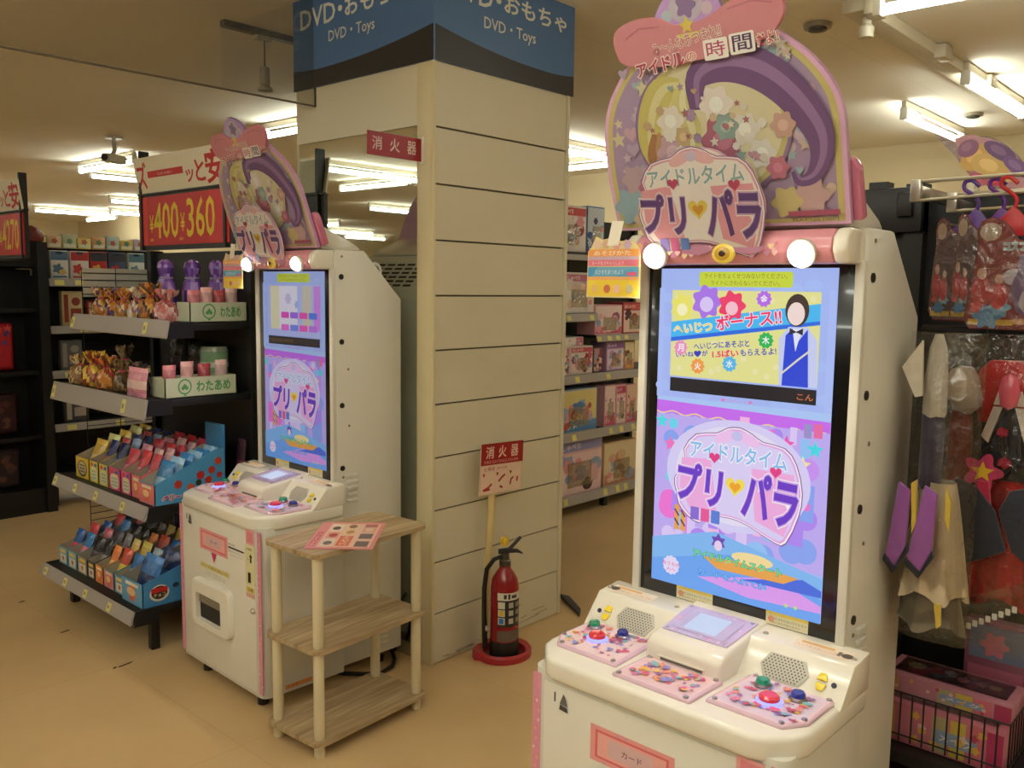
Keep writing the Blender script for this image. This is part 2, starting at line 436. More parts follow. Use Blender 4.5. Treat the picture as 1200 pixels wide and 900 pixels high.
# red flag sign beside the mirror
fs = thing('extinguisher_flag_sign', 'small red plate sign with white characters jutting out across the mirror', 'sign', (X0,2.542,1.962))
mb = MB(); mb.box(-.266,-.002,-.002,.002,0,.083,(150,22,42)); pl = mb.build('plate', 'plastic', fs)
a = Art(FRONT_Y(-.266,-.002,0)); a.rect(.003,.003,.261,.080,(156,20,42))
for i, ch in enumerate('消火器'): a.text(ch, .02+i*.082,.02,.066+i*.082,.068,(226,196,190),.012)
a.mb.build('lettering', 'print', pl)
mb = MB(); mb.box(-.012,.0,-.01,.01,-.01,.092,(230,225,214)); mb.build('bracket', 'plastic', fs, bevel=.002)
# smoke barrier glass
gb = thing('smoke_barrier', 'clear glass smoke barrier hanging from the ceiling to the left of the column', 'glass panel', (X0,3.22,2.252))
mb = MB(); mb.box(-3.4,-.004,-.003,.003,0,CEIL-2.252-.002,(220,225,220)); mb.build('glass_pane', 'barrier_glass', gb)
mb = MB(); mb.box(-3.4,-.004,-.005,.005,-.006,0,(96,84,66)); mb.box(-.004,-.001,-.005,.005,-.006,CEIL-2.254,(70,62,50)); mb.build('edge_strip', 'blackmetal', gb)

# ------------------------------------------------------------------ arcade machines
def screen_art(seed_big):
    """picture on the display: a in 0..1 left to right, b in 0..1 top to bottom"""
    W, H_ = .418, .736
    A = Art(FRONT_X(-.0064,.209,1.546), .0002, .00002)
    X = lambda a: a*W
    Yb = lambda b: -b*H_
    def rect(a0,b0,a1,b1,c): A.rect(X(a0),Yb(b1),X(a1),Yb(b0),c)
    def P(pts): return [(X(a),Yb(b)) for a, b in pts]
    def txt(t,a0,b0,a1,b1,c,**k): A.text(t,X(a0),Yb(b1),X(a1),Yb(b0),c,**k)
    rect(0,0,1,1,(170,190,252))
    g = random.Random(5)
    for i in range(16):
        A.ell(X(g.uniform(.03,.97)),Yb(g.uniform(.0,.42)),.02,.012,(172,196,255))
    A.rrect(X(.24),Yb(.055),X(.77),Yb(.01),.006,(206,222,60))
    txt('ライトをちょくせつみないでください。',.27,.015,.74,.030,(150,110,40),bold=0); txt('ライトにさわらないでください。',.31,.036,.70,.050,(150,110,40),bold=0)
    if seed_big:
        rect(.075,.066,.92,.333,(236,232,150))
        for i in range(30):
            A.ell(X(g.uniform(.1,.9)),Yb(g.uniform(.08,.32)),.007,.007,(242,236,176),10)
        A.poly(P([(.075,.165),(.92,.098),(.92,.155),(.075,.222)]),(70,190,250)); A.poly(P([(.075,.213),(.92,.146),(.92,.157),(.075,.226)]),(40,110,235))
        # plain coloured rosettes stand in for the drawn figures
        for a_, b_, r_, c_, c2 in ((.14,.118,.028,(244,236,110),(255,250,200)),(.29,.10,.034,(176,120,240),(226,206,255)),(.44,.11,.03,(250,60,110),(255,200,214))):
            A.flower(X(a_),Yb(b_),r_,c_,7,.14); A.ell(X(a_),Yb(b_+.008),r_*.5,r_*.5,c2)
        A.poly(P([(.72,.333),(.71,.20),(.76,.165),(.86,.165),(.91,.2),(.92,.333)]),(206,214,250))
        A.poly(P([(.735,.333),(.745,.19),(.78,.17),(.80,.215),(.86,.17),(.875,.333)]),(36,70,220))
        A.poly(P([(.78,.17),(.80,.235),(.83,.17)]),(236,240,255))
        A.ell(X(.8),Yb(.118),.026,.034,(64,44,36)); A.ell(X(.795),Yb(.128),.019,.024,(250,226,220)); A.poly(P([(.765,.168),(.8,.178),(.835,.168),(.835,.188),(.8,.18),(.765,.188)]),(40,36,50))
        A.band(P([(.73,.3),(.82,.255),(.875,.23)]),.004,(230,224,200))
        txt('へいじつ',.09,.166,.33,.196,(250,220,90),bold=.03,outline=((.07,(255,255,255)),),rot=R(6))
        txt('ボーナス!!',.35,.128,.72,.172,(250,50,110),bold=.02,outline=((.07,(255,235,245)),),rot=R(8))
        txt('へいじつにあそぶと',.22,.218,.55,.238,(56,60,190),bold=.02,rot=R(6)); txt('いいね♥が',.11,.252,.31,.272,(56,60,190),bold=.02,rot=R(6))
        txt('1.5ばい',.335,.242,.49,.264,(246,50,110),bold=.03,rot=R(6)); txt('もらえるよ!',.50,.232,.70,.252,(56,60,190),bold=.02,rot=R(6))
        for a_, b_, c_, ch in ((.62,.088,(190,110,240),'金'),(.64,.207,(40,190,90),'木'),(.14,.244,(244,150,200),'月'),(.44,.283,(90,190,240),'水'),(.25,.297,(250,160,70),'火')):
            A.flower(X(a_),Yb(b_),.0165,c_,10,.1); txt(ch,a_-.02,b_-.012,a_+.02,b_+.012,(255,255,255),bold=.02)
        rect(.08,.338,.92,.381,(16,14,24)); txt('こん',.82,.352,.905,.37,(220,120,60),bold=.01)
    else:
        rect(.07,.066,.92,.333,(186,196,250))
        for a_, w_, c_ in ((.2,.16,(232,226,190)),(.42,.3,(236,232,250)),(.72,.14,(214,206,190)),(.88,.1,(220,140,240))): rect(a_-w_/2,.075,a_+w_/2,.30,c_)
        for b_, cs in ((.225,((236,70,200),(170,110,240),(246,80,190),(90,130,240))),(.29,((240,110,220),(120,140,245),(246,90,200),(200,120,240)))):
            for i, c_ in enumerate(cs): A.rrect(X(.3+.15*i),Yb(b_+.016),X(.43+.15*i),Yb(b_-.016),.005,c_)
        A.flower(X(.42),Yb(.14),.02,(206,196,240),6,.15); A.flower(X(.56),Yb(.17),.014,(170,190,245),6,.15)
        rect(.08,.338,.92,.381,(30,26,34)); rect(.1,.35,.5,.368,(80,60,40))
    txt('♥ プロフィール ♥',.40,.389,.58,.398,(240,120,190),bold=0)
    # lower picture: stage set
    rect(0,.40,1,.43,(176,206,255))
    A.tri(P([(i/20,.412+.012*i/20) for i in range(21)])+P([(i/20,.455+.01*i/20+.006*math.sin(i*2.2)) for i in range(21)]), [(21+i,22+i,i+1,i) for i in range(20)], (206,110,246))
    A.band(P([(i/40,.448+.012*i/40+.005*math.sin(i*1.1)) for i in range(41)]), .003, (250,226,150))
    rect(0,.455,1,.86,(196,176,250))
    for i in range(90):
        a_, b_ = g.uniform(.02,.98), g.uniform(.47,.86); c_ = g.choice([(206,150,250),(246,120,220),(150,200,255),(110,220,246),(226,206,255),(180,140,250),(250,190,236),(140,170,250)])
        s_ = g.uniform(.012,.04); a_ = min(max(a_,.1),.9); A.rect(X(a_)-s_*.4,Yb(b_)-s_,X(a_)+s_*.4,Yb(b_)+s_,c_) if i%2 else A.ell(X(a_),Yb(b_),s_*.7,s_*.7,c_)
    A.poly(P([(0,.86),(.4,.80),(1,.87),(1,1),(0,1)]),(130,190,250)); A.poly(P([(0,.93),(.5,.86),(1,.93),(1,1),(0,1)]),(110,170,250))
    A.poly(P([(.3,.955),(.75,.90),(1,.95),(1,.97),(.6,.98)]),(226,160,246)); A.poly(P([(.55,.93),(.9,.885),(1,.905),(1,.925)]),(70,110,230))
    for a_, b_, c_ in ((.04,.479,(80,226,236)),(.93,.506,(70,226,240)),(.87,.553,(250,236,170)),(.78,.5,(250,90,190)),(.7,.49,(246,110,210)),(.1,.55,(250,120,200))): A.star(X(a_),Yb(b_),.019,c_)
    for a_ in (.155,.195): 
        rect(a_-.014,.74,a_+.014,.82,(240,170,60)); A.band(P([(a_-.014,.755),(a_+.014,.775)]),.004,(90,40,110)); A.band(P([(a_-.014,.785),(a_+.014,.805)]),.004,(90,40,110))
    A.ell(X(.5),Yb(.62),.175,.125,(222,214,255),40); A.ell(X(.5),Yb(.62),.15,.11,(236,230,255),40)
    logo(A, X, Yb, .13,.475,.88,.785, bright=True)
    A.poly(P([(.33,.885),(.6,.872),(.88,.885),(.8,.91),(.42,.915)]),(240,170,80)); A.ell(X(.62),Yb(.862),.05,.014,(250,226,160))
    A.star(X(.42),Yb(.83),.02,(110,70,190),6,.6); A.ell(X(.42),Yb(.842),.01,.012,(240,216,246))
    txt('アイドルタイムスタート',.27,.868,.79,.892,(120,230,150),bold=.03,outline=((.08,(40,150,130)),))
    txt('カードを入れてね',.30,.925,.71,.945,(120,200,255),bold=.02,outline=((.07,(70,120,230)),))
    A.flower(X(.13),Yb(.94),.022,(236,226,255),12,.07); txt('おうちの',.075,.93,.185,.942,(240,70,150),bold=.01); txt('人へ',.10,.948,.16,.958,(240,70,150),bold=.01)
    A.rrect(X(.87),Yb(.475),X(.91),Yb(.435),.002,(160,150,210)); A.rrect(X(.92),Yb(.472),X(.965),Yb(.432),.002,(240,110,170))
    for a_ in (.82,.87): A.star(X(a_),Yb(.972),.006,(190,240,120))
    # pale borders at the edges
    rect(0,.06,.03,.4,(176,196,255)); rect(.965,.06,1,.4,(176,196,255))
    return A.mb
def logo(A, X, Y, a0, b0, a1, b1, bright=False):
    """title plaque: white outlined winged plaque with two lines of lettering"""
    w, h = a1-a0, b1-b0
    p = lambda a, b: (X(a0+a*w), Y(b0+b*h))
    out = [(.02,.72),(.0,.58),(.09,.38),(.07,.27),(.17,.10),(.34,.06),(.42,.0),(.52,-.02),(.62,.03),(.70,.09),(.86,.12),(.95,.26),(1.0,.52),(.98,.75),(.90,1.02),(.82,1.04),(.62,.93),(.48,.89),(.32,.91),(.22,1.0),(.12,.95),(.04,.84)]
    cx = .5; cy = .5
    hi = (255,250,255) if bright else (244,232,224)
    out = spline(out, 2)
    A.poly([p(a,b) for a, b in out], (150,90,170)); A.poly([p(cx+(a-cx)*.985,cy+(b-cy)*.98) for a, b in out], hi); A.poly([p(cx+(a-cx)*.965,cy+(b-cy)*.955) for a, b in out], (236,170,232) if bright else (226,150,170)); A.poly([p(cx+(a-cx)*.94,cy+(b-cy)*.92) for a, b in out], (226,214,255) if bright else (240,226,216))
    A.poly([p(.06,.36),(p(.30,.33)),p(.36,.84),p(.14,.86),p(.05,.66)], (246,176,230) if bright else (240,150,164))
    A.poly([p(.62,.36),p(.93,.36),p(.96,.60),p(.88,.96),p(.66,.86)], (246,176,230) if bright else (240,150,164))
    for s_ in (-1,1):
        A.ell(*p(.5+s_*.09,.09),.09*abs(X(w)-X(0)),.055*abs(Y(h)-Y(0)),(246,200,246) if bright else (240,176,180),16,-s_*.35)
    A.ell(*p(.5,.07),.045*abs(X(w)-X(0)),.05*abs(Y(h)-Y(0)),(206,200,246) if bright else (206,186,214),12)
    A.text('アイドルタイム', *p(.13,.335), *p(.88,.165), (140,196,246) if bright else (136,176,176), bold=.02, outline=((.075,hi),))
    A.heart(*p(.50,.56), .105*abs(Y(h)-Y(0)), (250,226,90) if bright else (240,206,70)); A.heart(*p(.50,.57), .06*abs(Y(h)-Y(0)), (250,170,40) if bright else (226,150,40))
    pur = (110,56,206) if bright else (98,58,132)
    A.text('プリ', *p(.03,.80), *p(.40,.40), pur, bold=.035, outline=((.085,hi),(.065,(206,160,236) if bright else (196,150,190))), rot=R(-3))
    A.text('パラ', *p(.56,.86), *p(.97,.40), pur, bold=.035, outline=((.085,hi),(.065,(206,160,236) if bright else (196,150,190))), rot=R(-3))
    for a_, b_ in ((.33,.31),(.80,.36)): A.heart(*p(a_,b_), .06*abs(Y(h)-Y(0)), (236,60,140) if bright else (206,60,100))
    for a_, c_ in ((.15,(140,110,220)),(.235,(240,90,160)),(.32,(90,130,220))): A.rrect(p(a_,0)[0],p(0,.97)[1],p(a_+.07,0)[0],p(0,.84)[1],.002,c_)
def arcade(label, loc, rotz, active):
    t = thing('arcade_machine', label, 'arcade machine', loc, rotz, 'white arcade card machines')
    W2 = .263
    # upper body, lower cabinet, feet
    mb = MB(); mb.prism([(0,.06),(.305,.06),(.305,1.446),(.132,1.624),(0,1.624)], W2, WHITE, frame((0,0,0),(1,0,0),(0,0,1)), d0=-W2)
    body = mb.build('upper_body', 'plastic', t, bevel=.006)
    for s in (-1,1):
        for z in (1.527,1.292,1.058,.824):
            mb = MB(); mb.lathe([(.010,0),(.010,.003),(.0,.003)], (24,22,22), 12, frame((.026,s*W2,z),(1,0,0),(0,0,s*-1))); mb.build('hole_plug', 'blackmetal', body)
        for z, x in ((1.60,.03),(1.19,.055),(.98,.058),(.79,.03)):
            mb = MB(); mb.lathe([(.005,0),(.004,.002),(0,.002)], (150,140,124), 8, frame((x,s*W2,z),(1,0,0),(0,0,-s))); mb.build('screw', 'metal', body)
        for k in range(5):
            mb = MB(); z = .80-k*.024
            mb.prism([(.044,z),(.094,z),(.094,z-.013),(.044,z-.013)], W2+.007, WHITE, frame((0,0,0),(1,0,0),(0,0,1)) if s < 0 else frame((0,0,0),(1,0,0),(0,0,1)) @ Matrix.Scale(-1,4,(0,0,1)), d0=W2-.001); mb.build('side_louver', 'plastic', body, bevel=.003)
        for k in range(4):
            mb = MB(); z = .17-k*.022
            mb.prism([(.18,z),(.235,z),(.235,z-.010),(.18,z-.010)], W2+.004, (214,204,186), frame((0,0,0),(1,0,0),(0,0,1)) if s < 0 else frame((0,0,0),(1,0,0),(0,0,1)) @ Matrix.Scale(-1,4,(0,0,1)), d0=W2-.001); mb.build('side_louver', 'plastic', body, bevel=.002)
        mb = MB(); ce = Vector((.226,s*.2,1.553))
        mb.tube([ce+Vector((.027*math.cos(q),0,.027*math.sin(q))) for q in [2*math.pi*i/20 for i in range(20)]], .0065, (238,234,224), 8, True); mb.build('lifting_ring', 'plastic', body)
    # vents on the sloping back
    nx = Vector((.178,0,.173)).normalized(); Mv = frame((.132,0,1.624),(0,1,0),(.173,0,-.178))
    mb = MB()
    for r_ in range(6):
        for k in range(5):
            if abs(k-2) <= 2-r_*.0: mb.prism([(-.15+k*.062,.05+r_*.024),(-.105+k*.062,.05+r_*.024),(-.105+k*.062,.060+r_*.024),(-.15+k*.062,.060+r_*.024)], .0015, (40,38,36), Mv @ Matrix.Scale(-1,4,(0,0,1)) , d0=-.0005)
    mb.build('rear_vent_slots', 'blackmetal', body, kind='stuff')
    mb = MB(); poly = []
    for cx, cy, a0 in ((-.335+.03,-.30+.03,180),(.0,-.30,None),(.0,.30,None),(-.335+.03,.30-.03,90)):
        if a0 is None: poly.append((cx,cy))
        else: poly += [(cx+.03*math.cos(R(a0+18*i)), cy+.03*math.sin(R(a0+18*i))) for i in range(6)]
    mb.prism(poly, .668, WHITE, Matrix(), d0=.06)
    cab = mb.build('lower_cabinet', 'plastic', t, bevel=.003)
    for s in (-1,1):
        mb = MB(); mb.box(-.3358,-.334,s*.284-.012,s*.284+.012,.075,.655,(226,150,170))
        st = mb.build('pink_trim_strip', 'print', cab)
        a = Art(FRONT_X(-.3359,s*.284,0))
        for k in range(26): a.star(rnd.uniform(-.009,.009),.085+k*.022,.005,rnd.choice([(246,206,214),(206,150,196),(240,180,150)]))
        a.mb.build('strip_pattern', 'print', st)
        for x in (-.28,.24):
            mb = MB(); mb.lathe([(.02,0),(.02,.02),(.012,.024),(.012,.062)], (30,29,30), 12, Matrix.Translation((x,s*.2,0))); mb.build('foot', 'blackmetal', t)
    F = FRONT_X(-.335,0,0)           # y -> right is -v
    V = lambda v: -v
    mb = MB(); mb.prism([(V(.262),.075),(V(-.262),.075),(V(-.262),.645),(V(.262),.645)], .003, (234,228,216), F); door = mb.build('service_door', 'plastic', cab, bevel=.002)
    FD = FRONT_X(-.338,0,0)
    a = Art(FD)
    a.rect(V(.131),.515,V(-.075),.594,(240,160,160)); a.rect(V(.118),.524,V(-.062),.585,(230,110,116)); a.rect(V(.112),.529,V(-.056),.580,(244,176,172)); a.rrect(V(.085),.536,V(-.025),.574,.008,(226,186,190))
    for q in range(14): a.star(V(rnd.uniform(-.06,.12)),rnd.choice([.519,.589]),.004,(206,170,200))
    a.text('カード',V(.05),.548,V(0),.562,(120,80,90)); a.poly([(V(.045),.515),(V(.005),.515),(V(.024),.478)],(206,50,110))
    a.text('あそびかた',V(-.082),.572,V(-.13),.58,(80,74,70)); a.rect(V(-.082),.561,V(-.19),.567,(58,50,50)); a.text('100円を入れてスタートボタンをおしてね',V(-.082),.548,V(-.19),.554,(110,100,96),0)
    a.text('両がえはサービスカウンターへ',V(-.10),.536,V(-.19),.541,(120,110,104),0)
    a.rect(V(.129),.446,V(-.083),.464,(222,206,130)); a.text('カード取り出し口',V(.118),.451,V(-.07),.459,(120,96,50),0)
    for k in range(3): a.text('カードが出ないときは店員にお知らせください',V(.09),.434-k*.007,V(-.06),.438-k*.007,(130,122,112),0)
    a.poly([(V(.214),.606),(V(.194),.602),(V(.192),.592),(V(.216),.594)],(70,66,66)); a.poly([(V(.215),.607),(V(.204),.632),(V(.198),.622),(V(.193),.605)],(110,106,104)); 
    a.rect(V(-.206),.602,V(-.262),.655,(240,168,172)); a.rect(V(-.214),.61,V(-.254),.648,(232,140,150))
    a.mb.build('front_print', 'print', door)
    mb = MB(); mb.box(-.342,-.3378,-.262,-.202,.458,.60,(232,224,176)); cp = mb.build('coin_plate', 'plastic', door, bevel=.002)
    mb = MB(); mb.box(-.3432,-.342,-.238,-.222,.468,.504,(20,18,20)); mb.build('return_slot', 'blackmetal', cp)
    a = Art(FRONT_X(-.342,0,0)); a.star(V(-.241),.562,.011,(30,26,26),4,.5); a.rect(V(-.236),.54,V(-.246),.556,(30,26,26)); a.star(V(-.222),.55,.005,(206,176,60)); a.text('100円',V(-.214),.582,V(-.25),.592,(150,110,60)); a.mb.build('coin_symbol', 'print', cp)
    a = Art(FD); a.rect(V(-.2),.43,V(-.258),.45,(226,206,110)); a.rect(V(-.2),.412,V(-.258),.428,(226,180,170)); a.text('注意',V(-.212),.434,V(-.246),.447,(140,90,40)); a.mb.build('caution_sticker', 'print', door)
    # card outlet
    def rr(y0,y1,z0,z1,r): 
        p = []
        for cx, cy, a0 in ((y1-r,z0+r,-90),(y1-r,z1-r,0),(y0+r,z1-r,90),(y0+r,z0+r,180)):
            for i in range(5): an = R(a0+22.5*i); p.append((cx+r*math.cos(an), cy+r*math.sin(an)))
        return p
    o_, i_ = rr(V(.168),V(-.11),.222,.402,.03), rr(V(.134),V(-.05),.248,.350,.006)
    mb = MB(); n = 20; k = len(mb.v)
    for ring, d in ((o_,0),(o_,.016),([(x*.96+.0012,(z-.31)*.955+.31) for x, z in o_],.022),(i_,.022),(i_,.002)):
        mb.v += [tuple(FD @ Vector((x,z,d))) for x, z in ring]
    for q in range(4):
        for i in range(n):
            j = (i+1) % n; mb.f.append((q*n+i,q*n+j,(q+1)*n+j,(q+1)*n+i)); mb.c.append(lin((240,234,222)))
    fr = mb.build('card_outlet', 'plastic', door)
    mb = MB(); mb.prism(rr(V(.135),V(-.051),.247,.351,.006), .003, (16,14,15), FD, d0=.001); mb.build('outlet_shade_panel', 'blackmetal', fr)  # flat dark panel stands in for the shade inside the uncut outlet
    mb = MB(); mb.prism([(V(.13),.31),(V(-.046),.31),(V(-.046),.346),(V(.13),.346)], .009, (134,124,110), FD, d0=.003); mb.build('outlet_flap', 'plastic', fr)
    mb = MB(); mb.lathe([(.011,0),(.011,.006),(.007,.012),(0,.013)], (214,208,198), 14, FRONT_X(-.338,-.248,.37)); mb.build('lock', 'metal', door)
    mb = MB(); mb.box(-.3395,-.338,.228,.231,.607,.628,(90,84,80)); mb.build('door_latch', 'blackmetal', door)
    a = Art(FRONT_Y(0,-.30,0)); a.rect(-.25,.072,-.14,.088,(226,150,90)); a.text('⚠ 注意',-.245,.075,-.2,.085,(110,60,30),0); a.mb.build('side_warning_label', 'print', cab)
    # console
    half = [(-.362,.0),(-.362,.235),(-.352,.262),(-.29,.308),(-.262,.316),(.0,.316)]
    poly = half + [(x,-y) for x, y in half[::-1] if y > 0]
    mb = MB(); mb.prism([(x+.012 if x < -.3 else x, y*.985) for x, y in poly], .705, (240,233,220), Matrix(), d0=.655)
    con = mb.build('console', 'gloss', t, bevel=.012, seg=3)
    # riser with sloping front
    def riser(y0,y1):
        mb = MB(); mb.prism([(-.14,.7),(.0,.7),(.0,.778),(-.078,.771)], y1, (236,229,214), frame((0,0,0),(1,0,0),(0,0,1)) @ Matrix.Scale(-1,4,(0,0,1)), d0=y0); return mb.build('riser', 'gloss', con, bevel=.004)
    rs = riser(-.313,.313)
    sl = Vector((.062,0,.071)).normalized()
    for s in (-1,1):
        Ms = frame((-.14,0,.7),(0,-1,0),(.062,0,.071))
        cx = -s*.183
        mb = MB(); hexa = [(cx-.052,.047),(cx-.038,.074),(cx+.038,.074),(cx+.052,.047),(cx+.038,.020),(cx-.038,.020)]
        mb.prism(hexa, .0035, (196,190,176), Ms); g_ = mb.build('speaker_grille', 'plastic', rs, bevel=.001)
        a = Art(Ms, .0038, 0)
        for r_ in range(9):
            for k in range(13):
                hx = cx-.045+k*.0075+(r_%2)*.00375; hy = .024+r_*.0057
                if abs(hx-cx) < .047-abs(hy-.047)*.45: a.ell(hx,hy,.0019,.0019,(84,78,70),6)
        a.mb.build('speaker_holes', 'print', g_, kind='stuff')
        ax = -s*.262
        for dz, up in ((.054,1),(.036,-1)):
            mb = MB(); mb.prism([(ax-.011,dz-up*.006),(ax+.011,dz-up*.006),(ax+.006,dz+up*.009),(ax-.006,dz+up*.009)], .006, (240,212,50), Ms); mb.build('volume_button', 'gloss', rs, bevel=.0015)
        mb = MB(); mb.lathe([(.0055,0),(.0055,.002),(0,.002)], (30,28,60), 10, Ms @ Matrix.Translation((ax-s*.024,.046,0))); mb.build('phone_jack', 'blackmetal', rs)
        a = Art(frame((-.078,0,.7713),(0,-1,0),(.078,0,.007)))
        a.rect(-s*.235-.06,.012,-s*.235+.06,.05,(240,222,200)); a.text('ヘッドホンはここにさしてね',-s*.235-.055,.02,-s*.235+.055,.032,(206,150,110),0); a.rect(-s*.235-.05,.036,-s*.235+.02,.046,(226,180,120)); a.ell(-s*.285,.03,.012,.01,(90,80,76)); a.rect(-s*.285-.02,.022,-s*.285-.012,.04,(120,110,104))
        a.mb.build('sticker', 'print', rs)
        for y in (.11,.30):
            mb = MB(); mb.lathe([(.006,0),(.004,.003),(0,.003)], (180,172,160), 10, Matrix.Translation((-.05,s*y,.7735))); mb.build('screw', 'metal', rs)
    # reader block with small display
    mb = MB(); mb.prism([(-.205,.70),(-.205,.744),(-.188,.758),(.0,.786),(.0,.70)], .092, (238,230,216), frame((0,0,0),(1,0,0),(0,0,1)) @ Matrix.Scale(-1,4,(0,0,1)), d0=-.092)
    blk = mb.build('card_reader', 'gloss', con, bevel=.010, seg=3)
    Mt = frame((-.188,0,.7585),(0,-1,0),(.188,0,.028))
    mb = MB(); mb.prism([(-.078,.03),(.078,.03),(.084,.155),(-.084,.155)], .002, (206,186,226), Mt, d0=.0005); pl = mb.build('display_plate', 'gloss', blk)
    a = Art(Mt,.0026,.00001)
    for q in range(60): a.star(rnd.uniform(-.074,.074),rnd.uniform(.035,.15),rnd.uniform(.003,.008),rnd.choice([(226,170,214),(186,170,226),(240,206,226),(206,150,206)]))
    a.rrect(-.062,.045,.062,.142,.006,(196,184,222))
    a.mb.build('plate_pattern', 'print', pl)
    mb = MB(); mb.prism([(-.040,.055),(.036,.055),(.036,.128),(-.040,.128)], .0046, (235,240,255), Mt, d0=.0022); mb.build('small_display', 'lcd_light', pl)
    for x, y in ((-.07,.038),(.07,.038),(-.075,.147),(.075,.147)):
        mb = MB(); mb.lathe([(.0045,0),(.003,.002),(0,.002)], (190,180,196), 8, Mt @ Matrix.Translation((x,y,.0024))); mb.build('screw', 'metal', pl)
    mb = MB(); mb.box(-.2075,-.204,-.05,.05,.716,.722,(96,86,78)); mb.box(-.2085,-.204,-.056,.056,.722,.7245,(225,218,204)); mb.build('card_slot', 'plastic', blk)
    # control pads
    def pad(poly, name, base, btns, art):
        mb = MB(); mb.prism(poly, .7125, (226,190,206), Matrix(), d0=.703); p = mb.build(name, 'gloss', con, bevel=.006)
        cx = sum(q[0] for q in poly)/len(poly); cy = sum(q[1] for q in poly)/len(poly)
        a = Art(TOP(0,0,.7125), .0004)
        inset = lambda k: [(-(cy+(q[1]-cy)*k), cx+(q[0]-cx)*k) for q in poly]
        a.poly(inset(.93), (240,206,216)); a.poly(inset(.86), base)
        x0, x1 = min(q[0] for q in poly), max(q[0] for q in poly); y0, y1 = min(q[1] for q in poly), max(q[1] for q in poly)
        for q in range(art):
            x, y = rnd.uniform(x0+.022,x1-.022), rnd.uniform(y0+.022,y1-.022)
            c = rnd.choice([(236,110,150),(244,196,90),(150,150,220),(170,110,170),(226,130,180),(130,190,200),(240,150,130),(206,90,120)])
            k = rnd.random(); r = rnd.uniform(.004,.011)
            a.star(-y,x,r,c) if k < .4 else a.heart(-y,x,r,c) if k < .7 else a.ell(-y,x,r*.7,r*.7,c,12)
        a.mb.build('pad_print', 'print', p)
        for q in poly:
            x, y = cx+(q[0]-cx)*.86, cy+(q[1]-cy)*.86
            mb = MB(); mb.lathe([(.0065,.712),(.005,.716),(0,.7165)], (196,184,190), 10, Matrix.Translation((x,y,0))); mb.build('screw', 'metal', p)
        for x, y, r, c, led in btns:
            mb = MB(); mb.lathe([(r*1.3,.7125),(r*1.3,.717),(r*1.05,.720)], (150,140,150), 20, Matrix.Translation((x,y,0))); bz = mb.build('button', 'led_light' if led else 'metal', p)
            mb = MB(); mb.lathe([(r,.718),(r,.726),(r*.8,.730),(0,.7305)], c, 20, Matrix.Translation((x,y,0))); mb.build('button_cap', 'gloss', bz)
    pad([(-.290,.268),(-.245,.298),(-.118,.298),(-.118,.115),(-.290,.105)], 'control_pad', (242,214,216), [(-.160,.262,.013,(40,140,100),0),(-.212,.215,.019,(226,60,70),1),(-.160,.182,.013,(40,50,140),0)], 80)
    pad([(-.292,-.268),(-.245,-.298),(-.118,-.298),(-.118,-.118),(-.292,-.108)][::-1], 'control_pad', (226,206,226), [(-.165,-.165,.014,(40,150,120),0),(-.222,-.207,.020,(236,70,90),1),(-.172,-.242,.014,(50,60,160),0)], 80)
    pad([(-.325,.092),(-.20,.088),(-.20,-.098),(-.325,-.094)], 'picture_plate', (236,200,206), [], 90)
    # display
    mb = MB(); mb.box(-.006,.002,-.243,.243,.776,1.552,(12,11,13)); bz = mb.build('display', 'gloss', t, bevel=.002)
    scr = screen_art(active).build('screen_picture', 'screen' if active else 'dim_screen', bz)
    for v in (.092,-.135):
        a = Art(FRONT_X(-.0062,v,.779)); a.rect(-.048,0,.048,.030,(226,216,180)); a.rect(-.048,.022,.048,.030,(236,206,90)); a.text('画面にさわらないでください',-.04,.012,.044,.018,(110,100,84),0); a.text('係員におたずねください',-.04,.004,.03,.009,(120,110,90),0); a.ell(-.036,.013,.007,.007,(226,150,120)); a.mb.build('caution_sticker', 'print', bz)
    for s in (-1,1):
        mb = MB(); mb.box(-.014,.002,s*.253-.010,s*.253+.010,.70,1.56,WHITE); mb.build('front_frame', 'plastic', t, bevel=.003)
    # header bar with lamps
    M = frame((-.037,0,1.587),(0,1,0),(0,0,1))
    prof = [(-.037,-.034),(.04,-.034),(.04,.034),(-.03,.034),(-.05,.018),(-.055,-.01)]
    mb = MB(); mb.prism(prof, .226, (226,150,160), frame((-.037,0,1.587),(1,0,0),(0,0,1)) @ Matrix.Scale(-1,4,(0,0,1)), d0=-.226); hd = mb.build('header_bar', 'gloss', t, bevel=.006)
    a = Art(frame((-.0925,0,1.582),(0,-1,0),(.003,0,.03)))
    for q in range(46):
        x = rnd.uniform(-.215,.215); c = rnd.choice([(240,190,190),(206,120,130),(240,206,160),(190,120,150),(226,170,120)])
        a.star(x,rnd.uniform(-.014,.016),rnd.uniform(.005,.010),c) if q % 2 else a.heart(x,rnd.uniform(-.014,.016),.007,c)
    for x in (-.065,.055): a.ell(x,.002,.036,.012,(176,110,136))
    a.mb.build('header_pattern', 'print', hd)
    mb = MB(); mb.lathe([(.026,0),(.026,.006),(.018,.010),(.008,.011),(0,.011)], (244,214,90), 16, frame((-.0925,.0,1.574),(0,-1,0),(0,0,1)), 1, .8, cols=[(244,214,90),(244,214,90),(206,160,60),(60,40,30)]); mb.build('emblem', 'gloss', hd)
